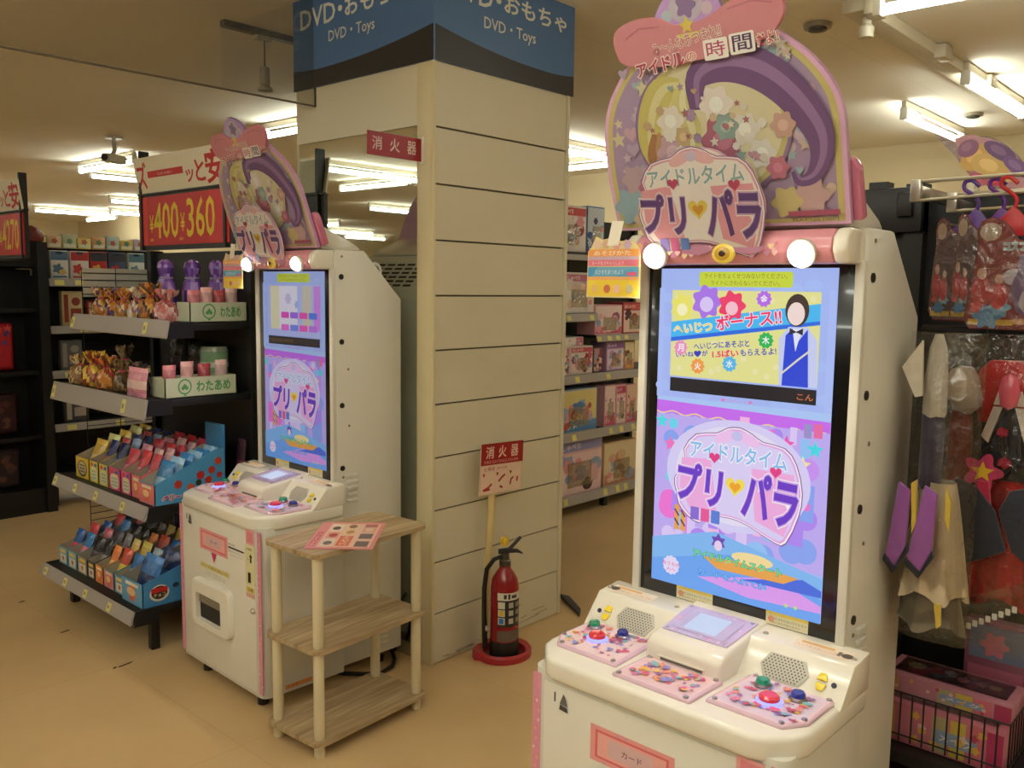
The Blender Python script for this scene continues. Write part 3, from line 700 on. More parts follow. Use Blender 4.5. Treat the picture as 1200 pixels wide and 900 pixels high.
    for s in (-1,1):
        mb = MB(); mb.prism([(p_[0]*1.0,p_[1]*1.02) for p_ in prof], .03, (236,228,212), frame((-.037,s*.226,1.587),(1,0,0),(0,0,1)) @ Matrix.Scale(-s,4,(0,0,1)), d0=0); mb.build('end_cap', 'gloss', hd, bevel=.008, seg=3)
        mb = MB(); mb.lathe([(.029,-.004),(.029,.006),(.022,.010)], (236,226,214), 18, frame((-.092,s*.1695,1.572),(0,-1,0),(-.25,0,1))); lp = mb.build('spot_lamp', 'gloss', hd)
        mb = MB(); mb.lathe([(.025,.008),(.025,.012),(.018,.022),(.0,.026)], (255,245,230), 18, frame((-.092,s*.1695,1.572),(0,-1,0),(-.25,0,1))); mb.build('bulb', 'bulb_light', lp)
        li = bpy.data.lights.new('spot_lamp_light', 'SPOT'); li.energy = 5.0; li.spot_size = R(95); li.spot_blend = .6; li.color = (1,.88,.72); li.shadow_soft_size = .02
        lo = bpy.data.objects.new('spot_lamp_light', li); C.objects.link(lo); lo.parent = t; lo.location = (-.125,s*.1695,1.562); lo.rotation_euler = (0,R(12),0)
    # housing behind the topper
    mb = MB(); mb.prism([(-.04,1.624),(.126,1.624),(.126,1.632),(.106,1.646),(-.034,1.706)], .24, WHITE, frame((0,0,0),(1,0,0),(0,0,1)) @ Matrix.Scale(-1,4,(0,0,1)), d0=-.24); mb.build('top_housing', 'gloss', t, bevel=.004)
    # topper board leaning forwards
    al = math.atan(.37)
    MT = frame((-.052,0,1.632),(0,-1,0),(-math.sin(al),0,math.cos(al)))
    def ring(pts): return [(-v,s) for v, s in pts]
    edge = [(.290,.004),(.292,.075),(.292,.14),(.281,.223),(.262,.276),(.231,.318),(.18,.364),(.10,.40),(0,.41),(-.10,.398),(-.145,.37),(-.199,.324),(-.236,.274),(-.254,.226),(-.256,.167),(-.253,.068),(-.251,.0)]
    edge = spline(edge[:-1], 3, False)+[edge[-1]]
    mb = MB(); mb.prism(ring(edge), .012, (206,160,190), MT, side=(196,150,184)); bd = mb.build('topper_board', 'print', t)
    mb = MB(); mb.prism([(.235,.0),(.268,.0),(.268,.10),(.258,.118),(.24,.122)], -.004, (206,120,150), MT, d0=-.03); mb.build('topper_block', 'gloss', t, bevel=.006)
    a = Art(MT, .0126, .00004); a.mute = .3
    def sc_(k, dx=0, dy=0): 
        cx, cy = .02, .19; return [(-(cx+(v-cx)*k)+dx, cy+(s-cy)*k+dy) for v, s in edge]
    a.poly(sc_(.965), (238,214,110)); a.poly(sc_(.92), (190,150,196))
    for q in range(120):
        v, s = rnd.uniform(-.22,.26), rnd.uniform(.03,.36)
        if abs(v-.02) > .245-.25*max(0,s-.2): continue
        c = rnd.choice([(236,196,170),(230,170,190),(206,170,210),(240,220,160),(170,200,214),(226,190,206),(240,226,206)])
        (a.star if q % 3 else a.heart)(-v,s,rnd.uniform(.008,.02),c)
    for v, s, r_, c in ((.24,.06,.04,(150,190,206)),(.20,.03,.035,(226,190,150)),(-.18,.06,.035,(226,170,170)),(-.20,.19,.03,(160,190,206)),(.22,.12,.03,(214,170,180)),(-.13,.05,.03,(236,206,120))): a.flower(-v,s,r_,c,6,.15)
    # clock-like oval with plain coloured ribbons where the drawn figures stand
    a.ell(-.018,.21,.178,.152,(160,120,176),40); a.ell(-.018,.21,.17,.145,(226,206,120),40); a.ell(-.018,.21,.158,.134,(244,226,170),40)
    a.text('XII',-.035,.315,.012,.345,(170,120,150),.01)
    def ribbon(pts, w, c, c2):
        q_ = spline([(p[0],p[1],ww) for p, ww in zip(pts,w)], 5, False); pts = [(p[0],p[1]) for p in q_]; w = [max(.002,p[2]) for p in q_]
        a.band([(-v,s) for v, s in pts], w, c); a.band([(-v+.004,s+.004) for v, s in pts], [x*.3 for x in w], c2)
    ribbon([(.15,.14),(.165,.19),(.15,.25),(.115,.295),(.07,.30)], [.03,.05,.06,.06,.03], (236,214,96), (246,232,150))
    ribbon([(.13,.12),(.15,.16),(.14,.21)], [.02,.05,.03], (206,130,70), (226,160,100))
    ribbon([(.06,.30),(.075,.26),(.06,.21),(.07,.16)], [.03,.05,.05,.03], (240,224,120), (250,240,170))
    ribbon([(.04,.25),(.03,.31),(-.03,.33),(-.10,.31),(-.16,.26),(-.205,.19),(-.21,.14),(-.19,.10),(-.16,.09),(-.15,.11)], [.03,.05,.07,.075,.07,.06,.045,.03,.018,.01], (130,80,150), (170,116,186))
    for v, s, r_, c in ((.105,.235,.03,(250,232,214)),(-.005,.255,.034,(250,232,220)),(.11,.17,.036,(226,170,186)),(-.01,.185,.045,(214,100,130)),(-.06,.20,.03,(240,230,214)),(-.02,.21,.026,(150,186,176)),(.08,.20,.02,(236,190,120)),(-.09,.15,.028,(240,232,220)),(.135,.13,.03,(226,186,206)),(-.12,.12,.022,(226,110,140)),(.19,.10,.02,(226,110,140)),(-.14,.20,.024,(230,170,150))):
        a.flower(-v,s,r_,c,6,.13); a.ell(-v,s,r_*.45,r_*.45,tuple(min(255,x+22) for x in c))
    for q in range(46):
        v, z_ = rnd.uniform(-.11,.17), rnd.uniform(.12,.30)
        if ((v-.018)/.15)**2+((z_-.21)/.125)**2 > 1 or (v < .0 and z_ > .255): continue
        c = rnd.choice([(240,226,206),(226,150,170),(206,110,130),(150,186,180),(236,196,150),(190,150,190),(246,236,220),(226,180,120)]); r_ = rnd.uniform(.006,.014)
        (a.star if q % 3 == 0 else a.heart if q % 3 == 1 else a.flower)(-v,z_,r_,c)
    a.rect(.132,.022,.236,.032,(206,70,110)); a.text('PLAY 1回 100円',.14,.010,.232,.018,(110,90,90),0)
    a.mb.build('topper_print', 'print', bd)
    # ribbon bow board and crown in front
    wing = [(.185,.36),(.203,.385),(.205,.415),(.188,.434),(.143,.443),(.093,.436),(.060,.418),(.02,.414),(-.020,.42),(-.066,.438),(-.112,.446),(-.155,.436),(-.170,.412),(-.160,.385),(-.132,.362),(-.08,.352),(0,.345),(.10,.345)]
    wing = spline(wing, 3)
    mb = MB(); mb.prism(ring(wing), .026, (192,124,130), MT, side=(206,120,140), d0=.014); wb = mb.build('bow_board', 'print', t)
    mb = MB(); cr_ = [(.105,.43),(.083,.462),(.045,.485),(.028,.487),(-.012,.472),(-.042,.442),(-.03,.41),(.08,.41)]
    mb.prism(ring(spline(cr_,3)), .020, (176,140,190), MT, side=(150,116,170), d0=.010); cw = mb.build('crown_board', 'print', t)
    a = Art(MT,.0206); a.mute = .26; a.ell(-.03,.447,.038,.03,(206,190,206)); a.flower(-.03,.447,.02,(150,110,170),5,.2); a.ell(-.075,.435,.012,.012,(190,206,214)); a.ell(.015,.435,.012,.012,(226,190,206)); a.mb.build('crown_print', 'print', cw)
    a = Art(MT,.0268); a.mute = .2
    a.star(-.03,.412,.018,(240,206,70)); a.rrect(-.055,.388,-.005,.398,.003,(240,214,80))
    a.band([(-.175,.41),(-.14,.425),(-.09,.42)],.003,(206,110,130)); a.band([(.06,.425),(.11,.43),(.15,.42)],.003,(206,110,130))
    a.text('み〜んなあつまれ!!',-.115,.374,.042,.397,(206,110,120),.01,((.06,(250,226,206)),),rot=R(5))
    a.text('アイドル',-.16,.335,-.045,.363,(206,60,90),.03,((.09,(250,240,226)),),rot=R(5)); a.text('の',-.040,.346,-.018,.362,(236,120,110),.02,((.08,(250,240,226)),))
    a.rrect(.000,.340,.052,.378,.004,(250,240,226)); a.rrect(.056,.342,.108,.380,.004,(250,240,226)); a.text('時',.006,.345,.046,.374,(206,60,110),.006); a.text('間',.062,.347,.102,.376,(90,50,110),.01)
    a.text('だよ!!',.112,.35,.155,.372,(226,80,90),.02,((.08,(250,240,226)),),rot=R(4))
    a.mb.build('bow_lettering', 'print', wb)
    # logo plaque cut out and standing proud
    lo = [(.195,.05),(.193,.034),(.177,-.012),(.132,-.036),(.1,-.028),(.073,-.008),(.027,-.005),(-.008,-.012),(-.048,-.038),(-.068,-.034),(-.092,.021),(-.101,.065),(-.087,.111),(-.074,.14),(-.033,.155),(-.014,.169),(.02,.18),(.05,.175),(.074,.165),(.134,.157),(.167,.116),(.163,.095)]
    mb = MB(); mb.prism(ring(spline(lo,2)), .056, (214,198,188), MT, side=(196,160,176), d0=.046); lb = mb.build('logo_plaque', 'print', t)
    a = Art(MT,.0564,.00006); a.mute = .2
    logo(a, lambda q: -.197+q*.30, lambda q: .182-q*.222, 0,0,1,1)
    a.mb.build('logo_lettering', 'print', lb)
    return t
m1 = arcade('white arcade machine with a pink topper beside the three-tier wooden shelf stand', (1.94879707,2.88207712,0), -.0250875, False)
m2 = arcade('large white arcade machine in the foreground beside the hanging costumes', (1.76512078,.92051562,0), -.01248139, True)
def card(mach, label):
    t = thing('notice_card', label, 'card', mach.location, mach.rotation_euler.z, 'laminated notice cards')
    M = FRONT_X(-.098,.28,1.478)
    out = [(-.075,0),(.075,0),(.074,.10),(.066,.118),(.05,.13),(.02,.128),(0,.138),(-.03,.132),(-.05,.14),(-.062,.118),(-.073,.105)]
    mb = MB(); mb.prism(out, .002, (236,214,150), M); c = mb.build('card_board', 'gloss', t)
    a = Art(M,.0024)
    a.rect(-.071,.004,.071,.040,(240,206,60)); a.rect(-.071,.040,.071,.048,(240,170,100)); a.rect(-.071,.048,.071,.070,(110,170,200)); a.rect(-.071,.072,.071,.086,(232,120,140)); a.rect(-.071,.086,.071,.094,(206,170,190)); a.rect(-.071,.094,.071,.110,(240,160,80))
    a.poly([(-.071,.048),(-.071,.07),(-.045,.07),(-.06,.048)],(70,150,200)); a.poly([(.01,.048),(.06,.07),(.071,.07),(.071,.048)],(90,160,200)); a.rect(.04,.05,.066,.058,(226,90,130))
    for x, c_ in ((-.05,(236,190,120)),(-.015,(206,110,80)),(.012,(240,190,170)),(.048,(206,190,150))): a.ell(x,.02,.010,.010,c_,12)
    a.text('あそびかた',-.055,.096,.05,.107,(250,236,206),.01); a.text('カードをスキャンしよう',-.06,.074,.03,.083,(250,226,226),0); a.text('なかまをあつめよう',-.05,.053,.03,.064,(226,240,246),0)
    for x, y, c_ in ((-.045,.122,(226,190,170)),(-.02,.122,(214,170,140)),(.01,.12,(226,160,160)),(.04,.12,(206,170,190))): a.flower(x,y,.011,c_,6,.15)
    a.mb.build('card_print', 'print', c)
    mb = MB(); mb.prism([(-.017,.118),(.015,.118),(.028,.172),(-.004,.174)], .004, (236,226,206), M, d0=.003); mb.box(-.098,-.068,.262,.294,1.646,1.650,(236,226,206)) if 0 else None; mb.build('strap', 'plastic', t)
card(m1, 'striped notice card hanging at the topper of the machine beside the wooden shelf stand')
card(m2, 'striped notice card hanging at the topper of the large foreground machine')

# ------------------------------------------------------------------ wooden shelf stand and flyer
st = thing('shelf_stand', 'three-tier wood-look shelf stand on round cream legs in front of the column', 'shelf', (1.555,2.205,0), R(3.4))
LX, LY = .495, .275
for z in (.672,.362,.06):
    r = .03; p = []
    for cx, cy, a0 in ((LX-r,r,-90),(LX-r,LY-r,0),(r,LY-r,90),(r,r,180)):
        for i in range(5): p.append((cx+r*math.cos(R(a0+22.5*i)), cy+r*math.sin(R(a0+22.5*i))))
    mb = MB(); mb.prism(p, 0, (190,165,125), Matrix(), d0=-.015); mb.build('shelf_board', 'oak_board', st, loc=(0,0,z))
for x in (.032,LX-.032):
    for y in (.032,LY-.032):
        mb = MB()
        for z0, z1 in ((0,.045),(.06,.347),(.362,.657)): mb.lathe([(.0165,z0),(.0175,z0+.002),(.0175,z1)], (226,212,178), 16, Matrix.Translation((x,y,0)))
        mb.build('leg', 'plastic', st)
fl = [(1.587,2.308),(1.717,2.134),(1.949,2.345),(1.806,2.495)]
ft = thing('flyer', 'pink printed leaflet lying on top of the wooden shelf stand', 'leaflet', (1.76,2.32,.6724))
o_ = Vector((1.717-1.76,2.134-2.32,0)); ux = Vector((.232,.211,0)); uy = Vector((-.13,.174,0))
MF = frame(o_, ux, uy); fw, fh = ux.length, uy.length
mb = MB(); mb.prism([(0,0),(fw,0),(fw,fh),(0,fh)], .0016, (228,140,142), MF, d0=.0005); sh = mb.build('sheet', 'print', ft)
a = Art(MF,.0018)
u = lambda q: q*fw; v = lambda q: q*fh
a.rect(u(.06),v(.06),u(.94),v(.84),(240,196,176)); a.rect(u(.1),v(.88),u(.6),v(.96),(206,90,90)); a.text('キャンペーン',u(.12),v(.885),u(.56),v(.955),(250,220,206),.02)
for x0,y0,x1,y1,c in ((.1,.62,.34,.8,(236,216,196)),(.38,.62,.6,.8,(232,160,140)),(.64,.62,.9,.8,(236,216,196)),(.1,.38,.46,.58,(226,110,84)),(.5,.38,.9,.58,(238,206,170)),(.08,.10,.27,.30,(120,96,96)),(.36,.10,.55,.30,(120,100,100)),(.6,.1,.78,.3,(232,170,150)),(.8,.1,.92,.3,(190,110,110))): a.rect(u(x0),v(y0),u(x1),v(y1),c)
for x, y, c in ((.2,.71,(120,100,96)),(.75,.72,(110,80,80)),(.48,.7,(190,70,60)),(.6,.47,(206,150,90)),(.82,.48,(150,110,80)),(.7,.2,(240,206,190))): a.ell(u(x),v(y),.022,.014,c)
a.text('プレゼント!',u(.13),v(.42),u(.44),v(.54),(250,230,190),.02)
a.mb.build('flyer_print', 'print', sh)

# ------------------------------------------------------------------ fire extinguisher and its stand
es = thing('extinguisher_stand', 'red ring stand with a cream pole carrying a red and white extinguisher sign', 'stand', (2.575,2.352,0))
poly = []
for i in range(28):
    an = R(-180+i*360/28); r = .108
    poly.append((r*1.1*math.cos(an), r*math.sin(an)))
outer = [(x-.02 if (x < -.05 and y > .03) else x, y+.004 if y > .05 else y) for x, y in poly]
mb = MB(); inner = [(.084*math.cos(R(-180+i*360/28))-.012, .084*math.sin(R(-180+i*360/28))-.012) for i in range(28)]
for ring_, z in ((outer,.001),(outer,.024),([(x*.93,y*.93) for x, y in outer],.034),([(x*1.06,y*1.06) for x, y in inner],.032),(inner,.008)): mb.v += [(x,y,z) for x, y in ring_]
for q in range(4):
    for i in range(28): j = (i+1) % 28; mb.f.append((q*28+i,q*28+j,(q+1)*28+j,(q+1)*28+i)); mb.c.append(lin((176,44,52)))
mb.f.append(tuple(4*28+i for i in range(28))); mb.c.append(lin((120,26,32)))
mb.build('base_ring', 'plastic', es)
mb = MB(); mb.tube([(-.027,.092,.02),(.015,.092,.668)], .0145, (226,200,140), 12); mb.build('pole', 'plastic', es)
MS = frame((2.500-2.575,2.4525-2.352-.018,.660),(1,0,-.045),(.02,0,1))
mb = MB(); mb.prism([(0,0),(.252,0),(.256,.21),(.004,.21)], .004, (226,196,170), MS); sb = mb.build('sign_board', 'print', es)
a = Art(MS,.0046)
a.rect(.003,.122,.256,.21,(160,16,24)); a.rect(.006,.004,.248,.12,(236,202,178))
for i, ch in enumerate('消火器'): a.text(ch,.03+i*.074,.148,.078+i*.074,.198,(236,196,180),.02)
a.text('FIRE EXTINGUISHER',.022,.128,.228,.140,(226,150,140),.008)
a.text('使用法',.022,.098,.085,.114,(170,40,40),.01); a.text('HOW TO USE',.098,.101,.16,.110,(170,60,50),0)
for i in range(3):
    a.rrect(.010+i*.08,.008,.084+i*.08,.09,.004,(240,208,184)); a.poly([(.014+i*.08,.088),(.03+i*.08,.088),(.022+i*.08,.072)],(170,34,34))
for pts in ([(.02,.02),(.05,.03),(.07,.044)],[(.02,.02),(.06,.022)],[(.11,.05),(.13,.066),(.148,.076)],[(.118,.03),(.136,.022)],[(.182,.03),(.186,.052),(.2,.06)],[(.222,.04),(.226,.06)]): a.band(pts,.009,(176,40,40))
a.mb.build('sign_print', 'print', sb)
ex = thing('fire_extinguisher', 'red fire extinguisher with black hose standing in the red ring stand', 'extinguisher', (2.561,2.340,.009))
prof = [(.030,.0),(.056,.004),(.058,.05),(.058,.285),(.052,.32),(.038,.345),(.024,.362),(.022,.375)]
mb = MB(); mb.lathe(prof, (150,14,26), 32, cols=[BLACK,BLACK,(150,14,26),(150,14,26),(150,14,26),(150,14,26),(150,14,26),(150,14,26)])
mb.v = mb.v; body = mb.build('cylinder', 'gloss', ex)
mb = MB(); mb.lathe([(.0585,.0),(.0592,.004),(.0592,.068),(.0585,.07)], (26,22,24), 32); mb.build('foot_sleeve', 'blackmetal', ex)
mb = MB()
for i in range(12):                                      # wrap-round label on the camera side
    pass
dirv = math.atan2(-2.34,-2.561)+.25
def wrap(a0, a1, z0, z1, col, r): 
    n_ = max(2,int(abs(a1-a0)/.12)); k = len(mb.v)
    for i in range(n_+1):
        an = dirv+a0+(a1-a0)*i/n_
        for z in (z0,z1): mb.v.append((r*math.cos(an), r*math.sin(an), z))
    for i in range(n_): mb.f.append((k+2*i,k+2*i+2,k+2*i+3,k+2*i+1)); mb.c.append(lin(col))
wrap(-.75,1.15,.245,.276,(230,222,206),.0586); wrap(-.75,1.15,.135,.245,(40,36,36),.0585)
for z, c in ((.225,(226,214,196)),(.193,(230,196,60)),(.160,(50,120,190))): 
    wrap(-.7,-.22,z-.014,z+.014,(226,220,206),.0588); wrap(-.62,-.30,z-.011,z+.011,c,.0590)
for z in (.225,.193,.16): wrap(.05,.4,z-.011,z+.011,(190,184,170),.0588); wrap(.6,1.0,z-.01,z+.01,(150,140,130),.0588)
wrap(-.75,1.15,.075,.12,(110,90,80),.0586); wrap(-.3,-.1,.252,.27,(50,46,46),.0588); wrap(0,.15,.25,.272,(50,46,46),.0588); wrap(.25,.7,.253,.266,(70,62,60),.0588)
mb.build('label', 'print', body)
mb = MB(); mb.lathe([(.022,.372),(.024,.376),(.024,.395),(.018,.40),(.017,.425),(.0,.427)], (104,100,96), 18); mb.build('valve', 'metal', ex)
side = Vector((.707,-.707,0))
hM = frame((0,0,0), side, (0,0,1))
mb = MB(); mb.prism([(-.028,.42),(.0,.425),(.055,.428),(.072,.420),(.07,.426),(.05,.440),(.0,.444),(-.028,.44)], .008, (40,40,42), hM, d0=-.008); mb.build('carry_handle', 'blackmetal', ex, bevel=.002)
mb = MB(); mb.prism([(-.02,.44),(.012,.446),(.058,.494),(.066,.488),(.022,.436),(-.02,.432)], .008, (58,60,64), hM, d0=-.008); mb.build('squeeze_lever', 'blackmetal', ex, bevel=.002)
mb = MB(); mb.tube([Vector((-.004,0,.474))+Vector((.013*math.cos(q)*.7,-.013*math.cos(q)*.7,.016*math.sin(q))) for q in [2*math.pi*i/16 for i in range(16)]], .005, (226,186,50), 8, True); mb.lathe([(.010,.455),(.012,.475),(.006,.488),(0,.489)], (226,186,50), 10); mb.build('safety_pin', 'plastic', ex)
hs = [Vector((-.01,.008,.412)),Vector((-.035,.028,.40)),Vector((-.056,.048,.36)),Vector((-.062,.055,.28)),Vector((-.062,.055,.18)),Vector((-.060,.053,.10)),Vector((-.058,.05,.03))]
mb = MB(); mb.tube(hs, [.008,.009,.010,.010,.010,.011,.012], (24,22,24), 10); hose = mb.build('hose', 'blackmetal', ex)
mb = MB(); mb.lathe([(.012,0),(.012,.012),(.004,.016)], (206,200,190), 10, frame((-.064,.045,.115),(.7,.7,0),(0,0,1))); mb.build('hose_clip', 'metal', hose)

# ------------------------------------------------------------------ small things on the floor near the column
mb = MB(); mb.tube([(2.30,2.75,.012),(2.27,2.70,.012),(2.22,2.62,.010),(2.17,2.575,.010),(2.10,2.56,.010),(2.05,2.60,.010),(2.0,2.66,.010),(1.97,2.72,.010)], .008, (26,24,24), 8)
mb.tube([(2.272,2.68,.012),(2.262,2.66,.08),(2.258,2.645,.17),(2.268,2.63,.24),(2.279,2.62,.27)], .007, (26,24,24), 8)
tag(mb.build('power_cable', 'blackmetal'), 'black power cable trailing on the floor behind the machine by the wooden shelf stand', 'cable')
mb = MB(); mb.prism([(3.115,2.38),(3.175,2.42),(3.268,2.56),(3.262,2.62)], .018, (58,56,58), Matrix()); tag(mb.build('rubber_wedge', 'blackmetal', bevel=.003), 'dark grey rubber strip on the floor at the right foot of the column', 'strip')

# ------------------------------------------------------------------ ceiling lamps
LZ = 2.605
def lamp(label, group=None):
    """one tube along local x"""
    t = thing('tube_lamp', label, 'lamp', (0,0,LZ), 0, group)
    mb = MB(); mb.lathe([(.008,-.585),(.021,-.58),(.021,.58),(.008,.585)], (255,255,255), 10, frame((0,0,0),(0,1,0),(0,0,1)) @ Matrix.Rotation(R(90),4,'X')) ; mb2 = mb
    mb = MB(); mb.tube([(-.585,0,0),(.585,0,0)], .021, (255,255,255), 10); mb.build('tube', 'tube_light', t)
    mb = MB(); mb.box(-.62,.62,-.016,.016,.045,.088,(206,196,176)); mb.build('batten', 'plastic', t, bevel=.006)
    for s in (-1,1):
        mb = MB(); mb.box(s*.603-.016,s*.603+.016,-.022,.022,-.024,.05,(226,220,204)); mb.build('socket', 'plastic', t, bevel=.004)
    return t
seen = [  # centre x, y, along y?, label
 (5.72,1.46,0,'bright tube lamp on the white rail nearest the right edge of the picture'),
 (3.66,.78,1,'tube lamp crossing the upper right corner behind the ceiling rail'),
 (6.5,2.03,0,'tube lamp showing just left of the leaf-shaped header board'),
 (3.83,8.80,1,'upper tube of the pair of lamps left of the ZUTTO price sign'),
 (4.66,9.72,0,'lower tube of the pair of lamps left of the ZUTTO price sign'),
 (6.08,15.25,0,'long far tube above the background shelf, topmost of its pair'),
 (6.98,16.3,1,'far tube lamp forming the lower stroke of the pair above the background shelf'),
 (6.08,12.5,0,'far tube lamp peeping out left of the price sign, higher of two'),
 (7.0,14.6,0,'far tube lamp peeping out left of the price sign, lower of two'),
 (3.81,5.37,1,'tube lamp meeting the left edge of the column beside the small topper'),
 (5.78,4.63,0,'tube lamp right of the column, upper of the pair'),
 (6.6,5.35,1,'tube lamp right of the column, lower of the pair'),
]
base = None
def put(x, y, along_y, label, group=None):
    global base
    if base is None: base = lamp(label, group); o = base; o.location = (x,y,LZ); o.rotation_euler = (0,0,R(90) if along_y else 0)
    else:
        o = dup(base, (x,y,LZ), R(90) if along_y else 0, label, group)
        if not group and 'group' in o: del o['group']
    return o
for x, y, ay, lb in seen: put(x, y, ay, lb.replace('ZUTTO ','red and white '), 'tube lamps in view')
for x, y, ay in ((-1.25,7.2,0),(-1.87,7.98,1),(-4.3,10.35,0),(-1.85,6.5,1),(-5.6,14.2,1),(-7.4,15.6,0),(-8.9,17.0,0),(-8.2,18.0,1)):
    put(x, y, ay, 'fluorescent tube lamp over the sales floor seen only in the mirror', 'tube lamps reflected in the mirror')
for x, y, ay in ((-.9,2.6,1),(.0,1.9,0),(.7,1.0,1),(-.1,.2,0),(-.9,.3,1),(.3,-1.0,0),(1.7,-1.25,1),(-3.2,3.2,1),(-1.9,3.9,0),(-2.6,1.2,1)):  # unseen lamps added and hung low to brighten floor, ceiling and machine side
    put(x, y, ay, 'added unseen tube lamp hung low to brighten the sales floor', 'added tube lamps behind the viewer').location.z = 2.34
for x, y, ay in ((2.6,-2.6,0),(5.0,-1.2,1),(-4.2,2.4,0),(-.4,-2.8,1),(-7.2,5.2,1),(.1,10.8,1),(.8,14.6,0),(3.2,12.2,1)):
    put(x, y, ay, 'fluorescent tube lamp over the sales floor outside the picture', 'tube lamps far outside the picture')
# rail the right-hand lamps hang from
rl = thing('ceiling_rail', 'long cream ceiling rail running to the upper right corner of the picture', 'rail', (5.3,1.52,CEIL))
mb = MB(); mb.box(-1.55,2.2,-.05,.05,-.055,-.001,(206,194,168)); mb.build('rail_body', 'plastic', rl, bevel=.004)
for x in (-1.5,-.6,.2): 
    mb = MB(); mb.box(x-.06,x+.06,-.10,-.045,-.075,-.01,(200,188,162)); mb.build('connector_box', 'plastic', rl, bevel=.005)
mb = MB(); mb.lathe([(.03,-.14),(.032,-.10),(.02,-.085),(.02,-.055)], (214,204,182), 12, Matrix.Translation((-1.45,-.02,0))); mb.build('lamp_holder', 'plastic', rl)
rl = thing('ceiling_rail', 'thin grey track on the ceiling with a hanging pendant holder, left of the blue sign', 'rail', (2.42,3.83,CEIL))
mb = MB(); mb.box(-.2,.6,-.02,.02,-.03,-.001,(120,112,98)); mb.build('rail_body', 'plastic', rl)
mb = MB(); mb.box(-.03,.05,-.02,.02,-.05,-.03,(196,186,164)); mb.build('connector_box', 'plastic', rl, bevel=.003)
pn = thing('pendant_holder', 'small pale pendant holder hanging on a wire from the ceiling track', 'pendant', (2.44,3.83,CEIL-.05))
mb = MB(); mb.tube([(0,0,0),(0,0,-.125)], .003, (90,84,74), 6); mb.build('wire', 'blackmetal', pn)
mb = MB(); mb.lathe([(.012,-.12),(.022,-.125),(.024,-.2),(.02,-.205)], (190,184,170), 14); mb.build('holder', 'plastic', pn)
mb = MB(); mb.lathe([(.02,-.205),(.036,-.222),(.036,-.232),(.01,-.232)], (206,200,184), 16); mb.build('collar', 'plastic', pn)
sc_ = thing('ceiling_camera', 'small pale security camera on a ceiling bracket near the pair of lamps', 'camera', (3.36,7.55,CEIL))
mb = MB(); mb.lathe([(.07,-.02),(.07,-.001)], (206,196,174), 16); mb.build('mount', 'plastic', sc_)
mb = MB(); mb.tube([(0,0,-.02),(0,0,-.12),(-.03,-.02,-.16)], .018, (196,186,164), 8); mb.build('bracket', 'plastic', sc_)
mb = MB(); mb.box(-.16,.14,-.04,.04,-.22,-.15,(196,188,168), Matrix.Rotation(.5,4,'Z') @ Matrix.Scale(.75,4,(1,0,0))); bd = mb.build('housing', 'plastic', sc_, bevel=.012)
mb = MB(); mb.lathe([(.026,0),(.026,.02)], (40,36,34), 12, Matrix.Rotation(.5,4,'Z') @ frame((-.115,0,-.185),(0,1,0),(0,0,1)) @ Matrix.Scale(-1,4,(0,0,1))); mb.build('lens', 'gloss', bd)
for x, y, lb in ((4.0,1.78,'small dark ceiling sensor disc above the foreground machine'),(6.6,1.82,'small dark ceiling sensor disc below the tube lamp at the right edge')):
    d = thing('ceiling_sensor', lb, 'sensor', (x,y,CEIL)); mb = MB(); mb.lathe([(.02,-.035),(.04,-.03),(.042,-.02)], (60,52,44), 16); mb.build('sensor_head', 'plastic', d); mb = MB(); mb.lathe([(.06,-.02),(.065,-.001)], (150,136,112), 16); mb.build('sensor_base', 'plastic', d)

# ------------------------------------------------------------------ shelving
def rail_mb(L, h, tilt=.018):
    """price rail along +y, front towards -x, bottom tilted outwards"""
    mb = MB(); mb.prism([(0,h),(-.004,h+.004),(-.006-tilt,.0),(-.002-tilt,-.004),(.004-tilt,.0)], L, (168,160,156), frame((0,0,0),(1,0,0),(0,0,1)) @ Matrix.Scale(-1,4,(0,0,1))); return mb
TAGC = (226,216,130)
def price_rail(parent, x, y0, y1, z, h, tags, tilt=.018, wide=.035):
    L = y1-y0
    rl = rail_mb(L, h, tilt).build('price_rail', 'plastic', parent, loc=Vector((x,y0,z))-parent.location)
    for q in tags:
        y = L*(1-q); M = frame((-.0065-tilt*.86,y,h*.12),(0,-1,0),(tilt,0,h))
        mb = MB(); mb.prism([(-wide/2,0),(wide/2,0),(wide/2,h*.74),(-wide/2,h*.74)], .0015, TAGC, M, d0=.0006); mb.box(-wide*.3,wide*.1,h*.25,h*.5,.0016,.0019,(150,140,96),M); mb.build('price_tag', 'print', rl)
    return rl
def price_rail_y(parent, y, x0, x1, z, h, tags, wide=.045, tilt=.012):
    L = x1-x0
    M = Matrix.Translation((0,0,0)) @ Matrix.Rotation(R(90),4,'Z')
    mb = rail_mb(L, h, tilt); mb.v = [tuple(M @ Vector(v)) for v in mb.v]     # now along -x, front towards -y
    rl = mb.build('price_rail', 'plastic', parent, loc=Vector((x1,y,z))-parent.location)
    for q in tags:
        xx = -L*(1-q); Mt = frame((xx,-.0065-tilt*.86,h*.12),(1,0,0),(0,tilt,h))
        mb = MB(); mb.prism([(-wide/2,0),(wide/2,0),(wide/2,h*.74),(-wide/2,h*.74)], .0015, TAGC, Mt, d0=.0006); mb.build('price_tag', 'print', rl)
    return rl
def wires(lines, r=.002, col=(30,29,28)):
    mb = MB()
    for a_, b_ in lines: mb.tube([a_,b_], r, col, 5)
    return mb
DARK = (30,29,30)
rk = thing('end_display_rack', 'black end display rack full of sweets standing left of the machine by the shelf stand', 'rack', (1.85,3.83,0))
O = rk.location
RL = lambda mb, name, mat='blackmetal', **k: mb.build(name, mat, rk, loc=-Vector(O), **k)
mb = MB(); mb.box(2.085,2.12,3.405,4.27,.1,1.64,DARK); RL(mb,'back_panel')
